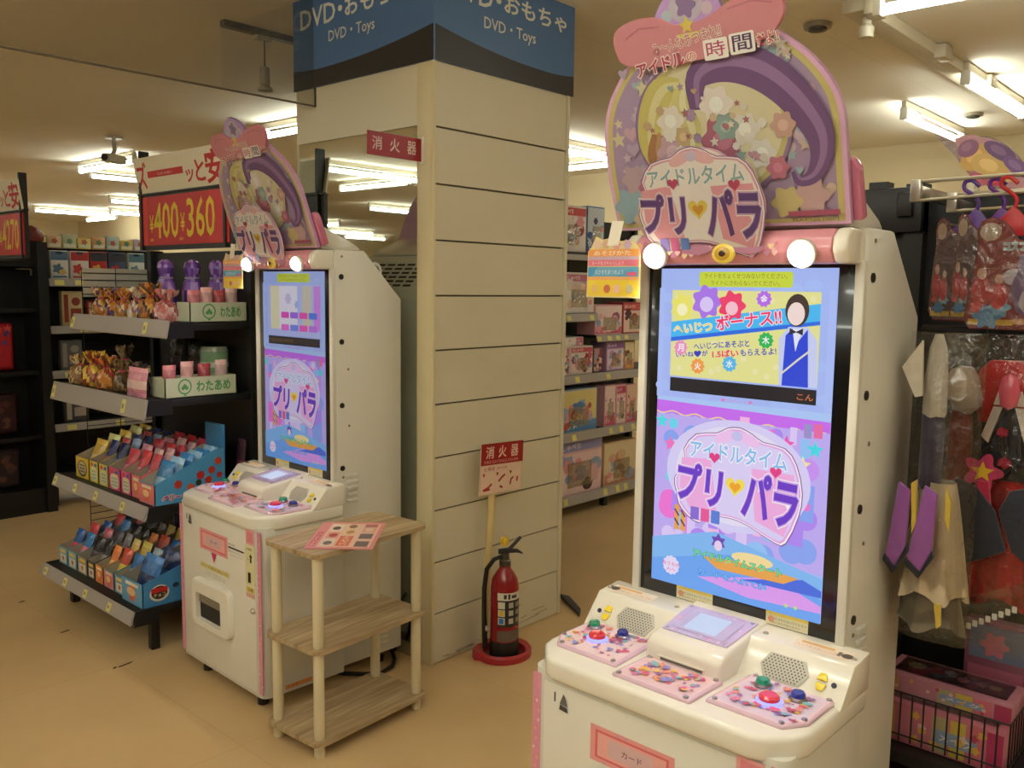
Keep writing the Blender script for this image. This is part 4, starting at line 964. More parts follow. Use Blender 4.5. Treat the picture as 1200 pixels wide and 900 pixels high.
for y in (3.37,4.27):
    mb = MB(); mb.box(2.06,2.125,y,y+.035,0,1.65,DARK); RL(mb,'upright')
SHELF = [(1.70,1.335,1.279,.066,(.02,.80)),(1.60,1.030,.960,.075,(.03,.80)),(1.59,.600,.556,.050,(.03,.27,.5,.78)),(1.52,.190,.146,.048,(.06,.30,.53,.78))]
for x, z, rz, rh, tg in SHELF:
    mb = MB(); mb.box(x,2.085,3.385,4.285,z-.03,z,DARK); RL(mb,'shelf_plate',bevel=.003)
    price_rail(rk, x-.001, 3.372, 4.298, rz, rh, tg)
    for y in (3.375,4.285): mb = MB(); mb.box(x-.005,x+.10,y,y+.01,z-.06,z+.004,(24,23,24)); RL(mb,'rail_end')
for x in (1.62,2.06):
    for y in (3.43,4.22): mb = MB(); mb.box(x-.018,x+.018,y-.018,y+.018,0,.162,(26,25,26)); RL(mb,'leg',bevel=.004)
ln = [((x,4.305,.25),(x,4.305,1.56)) for x in (1.74,1.90,2.06)]+[((1.74,4.305,z),(2.06,4.305,z)) for z in [.25+.033*k for k in range(40)]]
RL(wires(ln),'wire_side_panel',kind='stuff')
mb = MB(); mb.box(1.75,2.06,4.312,4.318,1.425,1.56,(206,200,186)); RL(mb,'white_board','print')

# price signs on top of the racks
def price_sign(label, x, yr, yl, z0, z1, prices, cat_txt):
    t = thing('price_sign', label, 'sign', (x,(yr+yl)/2,z0)); w = yl-yr; h = z1-z0
    M = frame((0,w/2,0),(0,-1,0),(0,0,1))
    mb = MB(); mb.prism([(-.012,-.022),(w+.012,-.022),(w+.012,h*.575),(-.012,h*.575)], -.0002, (44,42,42), M, d0=-.02); fr = mb.build('sign_frame', 'blackmetal', t)
    mb = MB(); mb.prism([(0,0),(w,0),(w,h*.545),(0,h*.545)], .003, (206,30,34), M, d0=.0003); rp = mb.build('red_panel', 'print', t)
    a = Art(M,.0035); a.rect(0,0,w*.10,h*.545,(232,70,60)); a.rect(w*.80,0,w,h*.545,(220,44,48)); a.rect(w*.10,0,w*.102,h*.545,(170,26,30))
    for tx, q0, q1, s0, s1 in prices: a.text(tx,q0*w,s0*h*.545,q1*w,s1*h*.545,(240,206,30),.012)
    for q in (.13,.475): a.rrect(q*w,.045*h,q*w+.035,.075*h,.004,(226,150,40))
    a.mb.build('price_lettering', 'print', rp)
    M2 = M @ Matrix.Translation((0,h*.585,.0)) @ Matrix.Rotation(R(8),4,'X')
    mb = MB(); mb.prism([(0,0),(w,0),(w,h*.40),(0,h*.40)], .004, (238,228,200), M2, d0=-.004); wp = mb.build('white_panel', 'print', t)
    a = Art(M2,.0045); hh = h*.40; c = (206,26,30)
    a.text('ズ',.01*w,.12*hh,.14*w,.88*hh,c,.018); a.rect(.15*w,.42*hh,.56*w,.60*hh,c); a.text('毎日お買い得の価格です',.27*w,.465*hh,.44*w,.535*hh,(240,200,190),0)
    a.text('ッ',.585*w,.16*hh,.67*w,.5*hh,c,.018); a.text('と',.69*w,.15*hh,.79*w,.72*hh,c,.02); a.text('安',.80*w,.06*hh,.985*w,.92*hh,c,.02)
    a.mb.build('slogan_lettering', 'print', wp)
    mb = MB(); mb.prism([(0,h*.57),(w,h*.57),(w,h*.585),(0,h*.585)], .012, (70,66,62), M, d0=-.01); mb.build('divider', 'blackmetal', t)
    for y in (.03,w-.03):
        mb = MB(); mb.prism([(y-.008,-.02),(y+.008,-.02),(y+.008,h+.03),(y-.008,h+.03)], .012, (44,42,42), M, d0=-.034); mb.build('post', 'blackmetal', t)
    mb = MB(); mb.prism([(0,h*.57),(w,h*.57),(w,h*.6),(0,h*.6)], .003, (44,42,42), M, d0=-.03); mb.build('cross_bar', 'blackmetal', t)
    return t
price_sign('red and white price sign reading 400 and 360 yen over the end display rack', 2.045, 3.50, 4.335, 1.675, 2.10, [('¥',.125,.175,.26,.62),('400',.18,.47,.13,.86),('¥',.49,.54,.26,.62),('360',.56,.86,.13,.90)], '')
price_sign('red and white price sign reading 4270 yen at the left edge of the picture', 2.05, 5.88, 6.75, 1.655, 2.12, [('¥',.52,.57,.26,.62),('4270',.58,.90,.13,.88),('¥',.08,.13,.26,.62),('4980',.14,.46,.13,.88)], '')

# ------------------------------------------------------------------ sweets on the end display rack
def packet(name, w, h, t_, c1, c2, loc, rot, label, group, spots=True):
    mb = MB()
    prof = lambda u_: math.sin(math.pi*u_)**.5
    for s in (1,-1):
        def fn(u_, v_): 
            b = prof(u_)*prof(v_) if 0 < u_ < 1 and 0 < v_ < 1 else 0
            return (-s*t_*.5*b + .002*math.sin(13*u_+9*v_), (u_-.5)*w*(-s), v_*h)
        mb.grid(fn, 6, 7, c1, lambda u_, v_: c2 if (.28 < v_ < .55 and spots) else (tuple(min(255,int(x*1.15)) for x in c1) if v_ > .85 or v_ < .12 else c1))
    o = mb.build(name, 'foil', loc=loc, rot=rot, sharp=60); tag(o, label, 'packet', group); return o
def carton(label, x, y0, y1, z, d, hf, hb, col, fc, art, pk, pk_label, n=5, side=None):
    w = y1-y0-.004
    t = thing('display_carton', label, 'carton', (x,(y0+y1)/2,z+.0005))
    mb = MB(); k = .003; gz = (176,164,144)
    mb.box(0,k,-w/2,w/2,0,hf,col); mb.box(d-k,d,-w/2,w/2,0,hb,gz); mb.box(k,d-k,-w/2+k,w/2-k,0,k,gz)
    for s in (-1,1): mb.prism([(0,0),(d,0),(d,hb),(d*.85,hb),(0,hf)], (s*w/2 if s > 0 else -w/2+k), gz if s > 0 else (side or gz), frame((0,0,0),(1,0,0),(0,0,1)) @ Matrix.Scale(-1,4,(0,0,1)), d0=(w/2-k if s > 0 else -w/2))
    tr = mb.build('tray', 'print', t)
    a = Art(FRONT_X(0,w/2,0)); W = w
    a.rect(.002,.002,W-.002,hf-.003,fc)
    if art == 'oval':
        a.ell(W*.5,hf*.48,W*.36,hf*.40,(60,46,40)); a.ell(W*.5,hf*.5,W*.3,hf*.33,(206,190,150))
        for q in (.3,.45,.6): a.rect(W*.3,hf*q,W*.7,hf*q+.006,(90,80,90))
    elif art == 'arch':
        a.rrect(W*.14,.006,W*.86,hf*.74,W*.2,(236,226,180)); 
        for q in (.18,.34,.5): a.rect(W*.24,hf*q,W*.76,hf*q+.007,(176,196,190))
        a.ell(W*.3,hf*.85,W*.14,hf*.09,(214,70,80)); a.ell(W*.7,hf*.84,W*.14,hf*.09,(70,120,190))
    elif art == 'blob':
        a.flower(W*.5,hf*.45,min(W,hf)*.34,(236,120,90),6,.12); a.ell(W*.45,hf*.5,W*.2,hf*.18,(246,206,150)); a.rect(W*.2,hf*.76,W*.8,hf*.9,(240,230,206))
    else:
        a.rect(W*.16,hf*.1,W*.84,hf*.6,(236,226,206)); a.star(W*.5,hf*.36,min(W,hf)*.2,(206,80,60)); a.rect(W*.2,hf*.7,W*.8,hf*.88,(250,210,90))
    a.mb.build('front_print', 'print', tr)
    c1, c2 = pk; g = pk_label
    for i in range(n):
        hh = (hf*1.35+.035+(hb-hf)*.55*(i+.4)/n)*1.06; lean = R(22); xx = .035+(d-.05-hh*.42)*i/max(1,n-1)
        packet('snack_packet', w*.83, hh*rnd.uniform(.95,1.04), .026, c1 if i % 2 == 0 else c2, c2 if i % 2 == 0 else c1, (x+xx,(y0+y1)/2,z+.009), (0,lean,0), ('frontmost','second','third','fourth','fifth','rearmost')[i if i < n-1 else 5]+' of the '+g, g)
    return t
YZ = [4.205,4.055,3.955,3.855,3.735,3.635,3.548,3.455]
c3 = [('yellow carton with a dark oval, leftmost on the third shelf of the end rack',(226,190,60),(236,200,70),'oval',((226,186,80),(240,220,150)),'yellow snack packets in the leftmost yellow carton'),
 ('yellow arched carton next to the oval one on the third shelf',(222,196,80),(220,196,84),'arch',((50,60,120),(200,80,80)),'navy and red snack packets in the carton beside the oval one'),
 ('yellow arched carton just left of the pink cartons on the third shelf',(222,200,90),(226,206,100),'arch',((34,46,96),(150,170,210)),'dark blue snack packets in the yellow carton beside the pink ones'),
 ('left one of two pink cartons with pale blue arches on the third shelf',(232,96,150),(226,80,140),'arch',((206,60,80),(240,150,170)),'red snack packets standing in the left pink and blue carton'),
 ('right one of two pink cartons with pale blue arches on the third shelf',(232,96,150),(232,90,146),'arch',((214,60,70),(246,180,180)),'red snack packets standing in the right pink and blue carton'),
 ('salmon pink carton left of the big blue one on the third shelf',(236,120,130),(240,140,130),'blob',((206,70,90),(226,170,180)),'rose snack packets standing in the salmon pink carton')]
for i, (lb, col, fc, art, pk, pl) in enumerate(c3):
    carton(lb, 1.64, YZ[i+1]+.002, YZ[i]-.002, .600, .33, .095, .20, col, fc, art, pk, pl, side=col)
t = carton('big blue carton with red berry prints on its side, rightmost on the third shelf', 1.625, 3.395, 3.535, .600, .315, .085, .20, (90,160,206), (236,130,130), 'blob', ((60,130,190),(150,190,220)), 'light blue snack packets standing in the big blue carton', n=6, side=(84,158,206))
a = Art(FRONT_Y(0,-.0685,0)); 
for x, z, r_, c in ((.10,.075,.017,(196,60,40)),(.155,.055,.016,(206,90,40)),(.20,.10,.018,(190,50,44)),(.19,.07,.013,(60,56,40)),(.25,.115,.016,(200,60,40)),(.235,.075,.016,(196,50,40)),(.28,.15,.016,(206,70,40)),(.285,.09,.013,(190,50,44))): a.flower(x,z,r_,c,7,.12)
a.text('ベリー',.03,.012,.11,.038,(206,40,70),.04,((.12,(240,226,226)),)); a.text('グミ',.12,.012,.17,.036,(206,40,70),.04,((.12,(240,226,226)),))
a.mb.build('side_print', 'print', t)
mb = MB(); mb.box(.30,.315,-.068,.068,.20,.30,(70,140,196)); mb.build('back_flap', 'print', t)
YB = [4.275,4.17,4.065,3.955,3.875,3.79,3.685,3.585,3.47]
c4 = [('pale blue carton, leftmost on the bottom shelf of the end rack',(126,176,196),(140,186,200),'star',((50,100,180),(220,70,80)),'blue and red packets in the leftmost bottom-shelf carton'),
 ('pale blue carton, second from the left on the bottom shelf of the end rack',(126,176,196),(136,190,206),'star',((60,130,200),(226,120,140)),'bright blue packets in the second bottom-shelf carton'),
 ('grey carton with black packets, third from the left on the bottom shelf',(150,140,122),(170,160,140),'star',((34,30,36),(90,80,90)),'black packets in the grey bottom-shelf carton'),
 ('black and grey carton left of the orange one on the bottom shelf',(60,56,56),(96,90,86),'star',((40,36,40),(150,140,150)),'black and silver packets in the dark bottom-shelf carton'),
 ('orange carton in the middle of the bottom shelf of the end rack',(232,140,60),(240,150,70),'blob',((236,130,60),(246,206,120)),'orange snack packets standing in the orange carton'),
 ('teal and pink carton right of the orange one on the bottom shelf',(90,170,176),(226,140,150),'blob',((206,80,60),(240,206,90)),'red and yellow snack packets in the teal and pink carton'),
 ('slim blue carton between the teal one and the big one on the bottom shelf',(90,150,196),(120,170,206),'star',((50,110,180),(170,190,200)),'blue snack packets lying low in the slim blue carton'),
 ]
for i, (lb, col, fc, art, pk, pl) in enumerate(c4):
    carton(lb, 1.575, YB[i+1]+.002, YB[i]-.002, .190, .36, .078, .165, col, fc, art, pk, pl, n=4 if i else 5, side=col)
t = carton('big blue carton with a round red badge, rightmost on the bottom shelf', 1.56, 3.39, 3.58, .190, .36, .10, .19, (80,150,206), (110,170,210), 'blob', ((60,120,190),(40,60,110)), 'deep blue snack packets standing in the big badge carton', n=4, side=(74,146,206))
a = Art(FRONT_Y(0,-.0935,0)); a.ell(.07,.052,.042,.034,(236,226,210)); a.ell(.07,.054,.034,.027,(40,36,40)); a.rrect(.035,.055,.105,.075,.008,(206,40,46)); a.text('チョコ',.045,.036,.095,.052,(236,206,150),.02)
for x, z in ((.14,.07),(.18,.09),(.2,.05),(.25,.1)): a.ell(x,z,.014,.01,(40,60,90))
a.mb.build('side_print', 'print', t)
# taller blue bags behind the bottom-shelf cartons and the orange bag
def gathered(name, label, group, loc, r, h, cols, cat='sweet bag', mat='foil', flare=.7, seed=1, tie=None):
    g = random.Random(seed)
    t = thing(name, label, cat, loc, 0, group)
    mb = MB(); n = 18
    prof = [(r*.82,0),(r,.04*h),(r*1.03,.22*h),(r*.96,.40*h),(r*.70,.55*h),(r*.28,.63*h),(r*.30,.68*h),(r*flare,.86*h),(r*flare*1.15,h)]
    prof = spline(prof, 2, False); n = 28
    k = len(mb.v)
    ph = [g.uniform(0,6.28) for _ in range(4)]
    for j, (rr, z) in enumerate(prof):
        for i in range(n):
            an = 2*math.pi*i/n; q = rr*(1+.10*math.sin(3*an+ph[0]+j*.5)+.07*g.uniform(-1,1)+(.25*math.sin(7*an+ph[1]) if j > 12 else 0))
            mb.v.append((q*.8*math.cos(an), q*math.sin(an), max(0,z+(g.uniform(-.01,.01) if j > 0 else 0)+(.02*h/.15*math.sin(5*an+ph[2])*.3 if j > 14 else 0))))
    for j in range(len(prof)-1):
        for i in range(n):
            i2 = (i+1) % n; mb.f.append((j*n+i,j*n+i2,(j+1)*n+i2,(j+1)*n+i)); mb.c.append(lin(cols[int((math.sin(2*math.pi*i/n*2+ph[3]+j*.45)+1)*.5*len(cols)*.98+g.uniform(0,.9)) % len(cols)]))
    mb.f.append(tuple(range(n))[::-1]); mb.c.append(lin(cols[0]))
    mb.build('bag', mat, t, sharp=50)
    mb = MB(); mb.tube([(r*.30*.8*math.cos(a_),r*.30*math.sin(a_),.655*h) for a_ in [2*math.pi*i/12 for i in range(12)]], .005, tie or (206,60,80), 6, True); mb.build('tie', 'satin', t)
    return t
gathered('sweet_bag','orange crinkled bag of sweets tied at the top behind the cartons of the bottom shelf',None,(2.008,3.55,.1915),.062,.32,[(176,106,60),(206,130,76),(140,80,50),(226,160,100)],seed=3)
gold = [(196,140,70),(230,190,120),(140,96,60),(120,80,130),(240,226,190),(206,120,60)]
for i, (y, r_, h_, cs, lb) in enumerate([(4.17,.055,.13,gold,'small gold and purple sweet bag, leftmost on the top shelf of the end rack'),(4.05,.052,.12,[(206,130,60),(90,60,120),(236,206,150),(226,150,50)],'orange and purple sweet bag, second from the left on the top shelf'),(3.93,.055,.13,gold[::-1],'clear and gold sweet bag in the middle of the top shelf'),(3.81,.052,.135,[(226,206,170),(150,90,140),(206,150,90),(240,236,220)],'pale gold sweet bag right of the middle on the top shelf'),(3.685,.06,.155,[(206,130,60),(236,180,90),(60,70,60),(120,70,50)],'tall amber sweet bag beside the purple bags on the top shelf'),(3.55,.06,.13,[(206,120,120),(226,170,170),(236,206,200),(176,90,100)],'rose pink sweet bag at the right of the top shelf front row')]):
    gathered('sweet_bag', lb, 'gathered sweet bags on the end rack', (1.775,y,1.336), r_, h_, cs, seed=20+i)
for i, (y, r_, h_, cs, lb, x) in enumerate([(4.20,.06,.13,[(150,110,70),(206,170,110),(110,80,60),(226,206,160)],'brown and gold sweet bag, leftmost on the second shelf of the end rack',1.68),(4.06,.058,.15,[(226,190,60),(236,210,90),(190,110,70),(150,70,50)],'bright yellow topped sweet bag, second from the left on the second shelf',1.68),(3.92,.058,.14,[(206,130,60),(226,170,90),(130,90,60),(180,60,60)],'amber and red sweet bag in the middle of the second shelf',1.68),(3.79,.052,.13,[(120,90,60),(150,120,80),(90,70,50)],'dark brown sweet bag right of the middle on the second shelf',1.69),(3.67,.05,.125,[(90,80,76),(130,110,96),(70,60,60)],'smoky grey sweet bag beside the pink bag on the second shelf',1.70),(4.10,.055,.17,[(120,96,70),(160,130,90),(200,180,140)],'tall tan sweet bag standing behind the second shelf front row',1.84)]):
    gathered('sweet_bag', lb, 'gathered sweet bags on the end rack', (x,y,1.031), r_, h_, cs, seed=40+i)
packet('flat_sweet_bag', .17, .12, .04, (226,150,170), (240,206,206), (1.634,3.55,1.031), (0,R(6),0), 'flat pink bag with two dark dots at the right of the second shelf', None)
# white trays with green printing
for z, xa, xb, lb, k in ((1.336,1.795,2.055,'white and green open carton at the right of the top shelf',0),(1.031,1.68,2.0,'white and green open carton at the right of the second shelf',1)):
    t = thing('open_carton', lb, 'carton', ((xa+xb)/2,3.45,z)); w = xb-xa; mb = MB(); q = .004
    mb.box(-w/2,w/2,-.055,-.055+q,0,.082,(206,212,186)); mb.box(-w/2,w/2,.055-q,.055,0,.082,(206,212,186)); mb.box(-w/2,-w/2+q,-.055,.055,0,.082,(206,212,186)); mb.box(w/2-q,w/2,-.055,.055,0,.082,(206,212,186)); mb.box(-w/2,w/2,-.055,.055,0,q,(206,212,186))
    tr = mb.build('tray', 'print', t); a = Art(FRONT_Y(-w/2,-.055,0)); gc = (90,160,96)
    a.ell(.085,.045,.030,.032,gc); a.ell(.085,.045,.024,.026,(206,212,186)); a.poly([(.068,.04),(.085,.058),(.102,.04),(.094,.03),(.085,.036),(.076,.03)],gc); a.rect(.08,.008,.09,.018,gc)
    a.text('わたあめ',.135,.02,w-.03,.066,gc,.03); a.mb.build('carton_print', 'print', tr)
    for i in range(4):
        packet('small_sweet_packet', .054, .125+.012*(i%2), .05, ((206,120,130),(226,170,170),(190,80,90),(226,190,190))[i], (236,210,200), (xa+.045+i*(w-.09)/3,3.452,z+.008), (0,R(-6),R(84)), ('first','second','third','fourth')[i]+' pink packet from the left in the green-printed carton, %s shelf' % ('top' if k == 0 else 'second'), 'pink packets in the %s green carton' % ('top' if k == 0 else 'second'))
for i, (x, y) in enumerate(((1.86,3.72),(1.945,3.65),(2.025,3.58))):
    t = thing('purple_bag', ('left','middle','right')[i]+' of the three tall glossy purple sweet bags at the back of the top shelf', 'sweet bag', (x,y,1.336), R(20), 'purple bags on the end rack'); g = random.Random(60+i)
    mb = MB(); prof = [(.036,0),(.046,.02),(.052,.08),(.050,.13),(.040,.165),(.030,.18),(.034,.20),(.040,.225),(.034,.25),(.014,.262)]; n = 16
    for j, (rr, z) in enumerate(prof):
        for q in range(n): an = 2*math.pi*q/n; k = rr*(1+.07*g.uniform(-1,1)); mb.v.append((k*.7*math.cos(an),k*math.sin(an),z))
    for j in range(len(prof)-1):
        for q in range(n): q2 = (q+1)%n; mb.f.append((j*n+q,j*n+q2,(j+1)*n+q2,(j+1)*n+q)); mb.c.append(lin(g.choice([(110,70,160),(140,96,196),(90,56,140),(170,130,210)])))
    mb.f.append(tuple(range(n))[::-1]); mb.c.append(lin((90,60,140))); mb.f.append(tuple(9*n+q for q in range(n))); mb.c.append(lin((120,80,170)))
    mb.build('bag', 'foil', t, sharp=50); mb = MB(); mb.tube([(.022*math.cos(a_),.031*math.sin(a_),.182) for a_ in [2*math.pi*q/12 for q in range(12)]], .004, (170,140,200), 6, True); mb.build('tie', 'satin', t)
# roll of green wrapped sweets on the second shelf
t = thing('sweet_roll', 'green and white wrapped tube of sweets behind the open carton on the second shelf', 'sweet roll', (2.012,3.60,1.031))
mb = MB(); mb.lathe([(.058,0),(.060,.02),(.060,.17),(.054,.19),(.05,.192)], (140,176,130), 20, None, cols=[(120,160,110),(150,190,140),(206,216,190),(110,150,100),(90,130,84)]); mb.build('tube', 'gloss', t)
mb = MB(); mb.lathe([(.0605,.10),(.0612,.104),(.0612,.118),(.0605,.122)], (226,232,214), 20); mb.build('band', 'print', t)
for i, (x, y, w, h, c1, c2, lb, z) in enumerate([(2.0,4.0,.13,.2,(40,36,40),(70,50,60),'black shiny bag hanging at the back of the second shelf, left',1.04),(2.0,3.82,.13,.2,(50,44,46),(90,60,70),'black shiny bag hanging at the back of the second shelf, right',1.04),(2.0,3.72,.11,.2,(120,40,50),(60,30,40),'dark red packet at the back of the third shelf',.605),(2.005,3.44,.06,.22,(70,40,60),(120,60,70),'dark purple packet at the right end of the third shelf behind the blue carton',.605),(2.0,4.0,.14,.22,(40,50,90),(120,50,70),'navy bag with red patches at the back of the bottom shelf, left',.195),(2.0,3.75,.13,.2,(50,50,60),(90,80,90),'dark grey bag at the back of the bottom shelf, right',.195)]):
    packet('dark_packet', w, h, .04, c1, c2, (x+.03,y,z), (0,R(3),0), lb, 'dark packets at the back of the end rack')

# ------------------------------------------------------------------ gondola behind the column (toy boxes)
def gondola(name, label, x0, x1, y0, y1, H_, levels, rails_x=None):
    """black shelf unit whose shelves face -y"""
    t = thing(name, label, 'shelf unit', ((x0+x1)/2,(y0+y1)/2,0)); o = t.location
    B = lambda mb, nm, mat='blackmetal', **k: mb.build(nm, mat, t, loc=-Vector(o), **k)
    ym = (y0+y1)/2+.05
    mb = MB(); mb.box(x0,x1,ym,ym+.04,.08,H_,(26,25,27)); B(mb,'back_panel')
    n = max(1,round((x1-x0)/.9))
    for i in range(n+1):
        x = x0+(x1-x0)*i/n; mb = MB(); mb.box(x-.02,x+.02,ym-.03,ym,0,H_,(30,29,30)); B(mb,'upright')
        for y in (y0+.06,): mb = MB(); mb.box(x-.02,x+.02,y-.02,y+.02,0,.12,(28,27,28)); B(mb,'leg')
    for z in levels:
        mb = MB(); mb.box(x0,x1,y0+.012,ym,z-.03,z,(32,31,33)); B(mb,'shelf_plate')
    return t
g2 = gondola('toy_gondola', 'black shelf unit of boxed toys seen between the column and the foreground machine', 3.3, 5.7, 3.5, 4.25, 1.98, (.135,.555,.935,1.725))
mb = MB(); mb.box(3.3,4.71,3.512,3.9,1.305,1.335,(32,31,33)); mb.build('shelf_plate', 'blackmetal', g2, loc=-g2.location)
for z, h, tg, xe in ((.135,.06,(.46,.64,.70,.74),5.7),(.555,.055,(.49,.66,.71,.77),5.7),(.935,.05,(.5,.64),5.7),(1.335,.045,(.78,.95),4.71),(1.725,.03,(),5.7)):
    price_rail_y(g2, 3.511, 3.3, xe, z-.05, h, tg)
def toy_box(label, x0, x1, z0, h, d, pal, y=3.56, style=0, seed=0, group='boxed toys behind the column', lean=0, win=True):
    g = random.Random(seed); w = x1-x0
    t = thing('toy_box', label, 'toy box', ((x0+x1)/2,y+d/2,z0+.0006), 0, group)
    base, acc, pale, ink = pal
    mb = MB(); mb.box(-w/2,w/2,-d/2,d/2,0,h,base); bx = mb.build('carton', 'print', t, bevel=.003)
    a = Art(FRONT_Y(-w/2,-d/2,0))
    a.rect(.004,.004,w-.004,h-.004,base)
    if style == 0:
        a.rect(.01,.01,w-.01,h*.74,pale); a.rect(.006,h*.78,w-.006,h*.95,acc); a.text('おしゃべり',w*.08,h*.81,w*.55,h*.92,(246,236,230),.02)
    elif style == 1:
        a.rect(0.008,h*.05,w*.62,h*.95,pale); a.rect(w*.66,h*.05,w-.008,h*.95,acc)
    else:
        a.rect(.008,h*.28,w-.008,h-.01,pale); a.rect(.008,.008,w-.008,h*.25,acc); a.text('セット',w*.1,h*.07,w*.5,h*.19,(246,240,226),.02)
    for q in range(16):
        x, z = g.uniform(w*.12,w*.88), g.uniform(h*.12,h*.7); r = g.uniform(.08,.2)*min(w,h)
        c = g.choice([acc,base,ink,pale,(236,206,190),(226,150,160),(150,170,206)])
        if x-r < .004 or x+r > w-.004 or z-r < .004 or z+r > h-.004: r = max(.006,min(x,w-x,z,h-z)-.005)
        (a.flower(x,z,r*.85,c,6,.15) if q % 3 == 0 else a.ell(x,z,r,r*.8,c,14))
    a.mb.build('box_print', 'print', bx)
    if win and style != 1:
        mb = MB(); mb.box(w*.3-w/2,w*.78-w/2,-d/2-.004,-d/2-.002,h*.14,h*.58,(230,225,220)); mb.build('window', 'clear_plastic', bx)
    return t
PK = ((226,170,180),(206,80,120),(240,214,214),(150,90,120)); RD = ((176,60,70),(206,90,90),(236,206,196),(90,40,60)); BL = ((90,120,176),(60,90,160),(206,214,226),(60,60,110)); GD = ((206,170,110),(226,150,90),(240,220,180),(130,80,60)); LV = ((190,150,190),(140,90,160),(226,206,226),(110,70,130)); DK = ((90,50,60),(130,60,80),(190,150,160),(40,30,40)); WH = ((226,214,206),(206,120,150),(240,230,226),(120,90,110))
for a_ in [
 ('red and white toy box, left one on the top shelf behind the column',4.30,4.605,1.7255,.29,.2,(WH[0],(206,60,60),(236,226,220),(150,50,60)),0),
 ('deep blue toy box, right one on the top shelf behind the column',4.612,4.80,1.7255,.30,.2,BL,2),
 ('large white doll box with pink print on the fourth shelf behind the column',4.36,4.705,1.3355,.26,.16,WH,0),
 ('pink doll box with a dark picture on the middle shelf, right of the white boxes',4.72,5.03,1.2,.20,.15,PK,2),
 ('rose toy box at the right end of the middle shelf beside the machine',5.04,5.30,1.19,.215,.15,RD,0),
 ('small white carton lying on top of the two boxes on the third shelf',4.38,4.60,1.1205,.06,.18,WH,1),
 ('slim white box, leftmost on the third shelf behind the column',4.36,4.463,.9355,.184,.15,WH,1),
 ('white box with a red doll picture on the third shelf behind the column',4.47,4.705,.9355,.184,.15,(WH[0],(206,90,110),(236,216,210),(150,60,70)),0),
 ('dark pink box beside the picture box on the third shelf',4.712,4.82,.9355,.17,.15,DK,1),
 ('tall violet doll box hanging right of the third shelf boxes',4.86,5.065,.9355,.20,.14,LV,0),
 ('tall brown doll box at the right end of the third shelf',5.07,5.19,.9355,.20,.14,GD,2),
 ('blue and yellow toy box on the second shelf behind the column',4.33,4.765,.5555,.285,.18,((150,170,196),(90,140,196),(226,206,140),(190,80,70)),2),
 ('pink doll box with two long dolls, left one on the second shelf',4.85,4.98,.5555,.285,.16,PK,2),
 ('pink doll box with a long doll, middle one on the second shelf',4.985,5.105,.5555,.28,.16,(PK[0],(190,60,100),PK[2],PK[3]),0),
 ('pink doll box at the right end of the second shelf beside the machine',5.11,5.23,.5555,.27,.16,(PK[0],PK[1],(226,190,170),(90,60,70)),2),
 ('large pink toy box with a dark round window on the bottom shelf',4.30,4.835,.1355,.375,.22,((226,180,190),(150,150,206),(240,206,210),(60,40,50)),0),
 ('cream and brown toy box at the right of the bottom shelf',4.86,5.25,.1355,.30,.22,((214,180,140),(206,140,120),(226,206,170),(130,90,60)),2)]:
    lb, x0, x1, z, h, d, pal, stl = a_
    if z in (1.2,1.19):      # these two stand on a short extra shelf
        z = 1.1865
    toy_box(lb, x0, x1, z, h, d, pal, y=3.535, style=stl, seed=int(x0*1000)+int(z*100))
mb = MB(); mb.box(4.715,5.69,3.52,3.9,1.166,1.186,(32,31,33)); mb.build('half_shelf', 'blackmetal', g2, loc=-g2.location)
price_rail_y(g2, 3.519, 4.715, 5.69, 1.145, .04, (.02,.14,.24,.34))

# ------------------------------------------------------------------ second row: dark end unit and background shelf on the left
eu = thing('dark_end_unit', 'tall black shelf end unit filling the left edge of the picture', 'shelf unit', (1.6,6.4,0)); o = eu.location
B = lambda mb, nm, mat='blackmetal', **k: mb.build(nm, mat, eu, loc=-Vector(o), **k)
mb = MB(); mb.box(.6,2.2,6.02,6.75,.0,.16,(24,23,25)); B(mb,'plinth')
mb = MB(); mb.box(2.16,2.22,6.0,6.75,.0,1.74,(26,25,26)); B(mb,'side_panel')
mb = MB(); mb.box(.6,2.16,6.28,6.32,.16,1.62,(24,23,24)); B(mb,'back_panel')
for z in (.5,.92,1.32,1.61): mb = MB(); mb.box(.6,2.16,6.06,6.28,z-.025,z,(28,27,28)); B(mb,'shelf_plate')
mb = MB(); mb.box(2.03,2.12,5.99,6.0,1.565,1.572,(150,140,126)); mb.box(2.112,2.12,5.99,6.0,1.53,1.572,(150,140,126)); B(mb,'metal_bracket','metal')
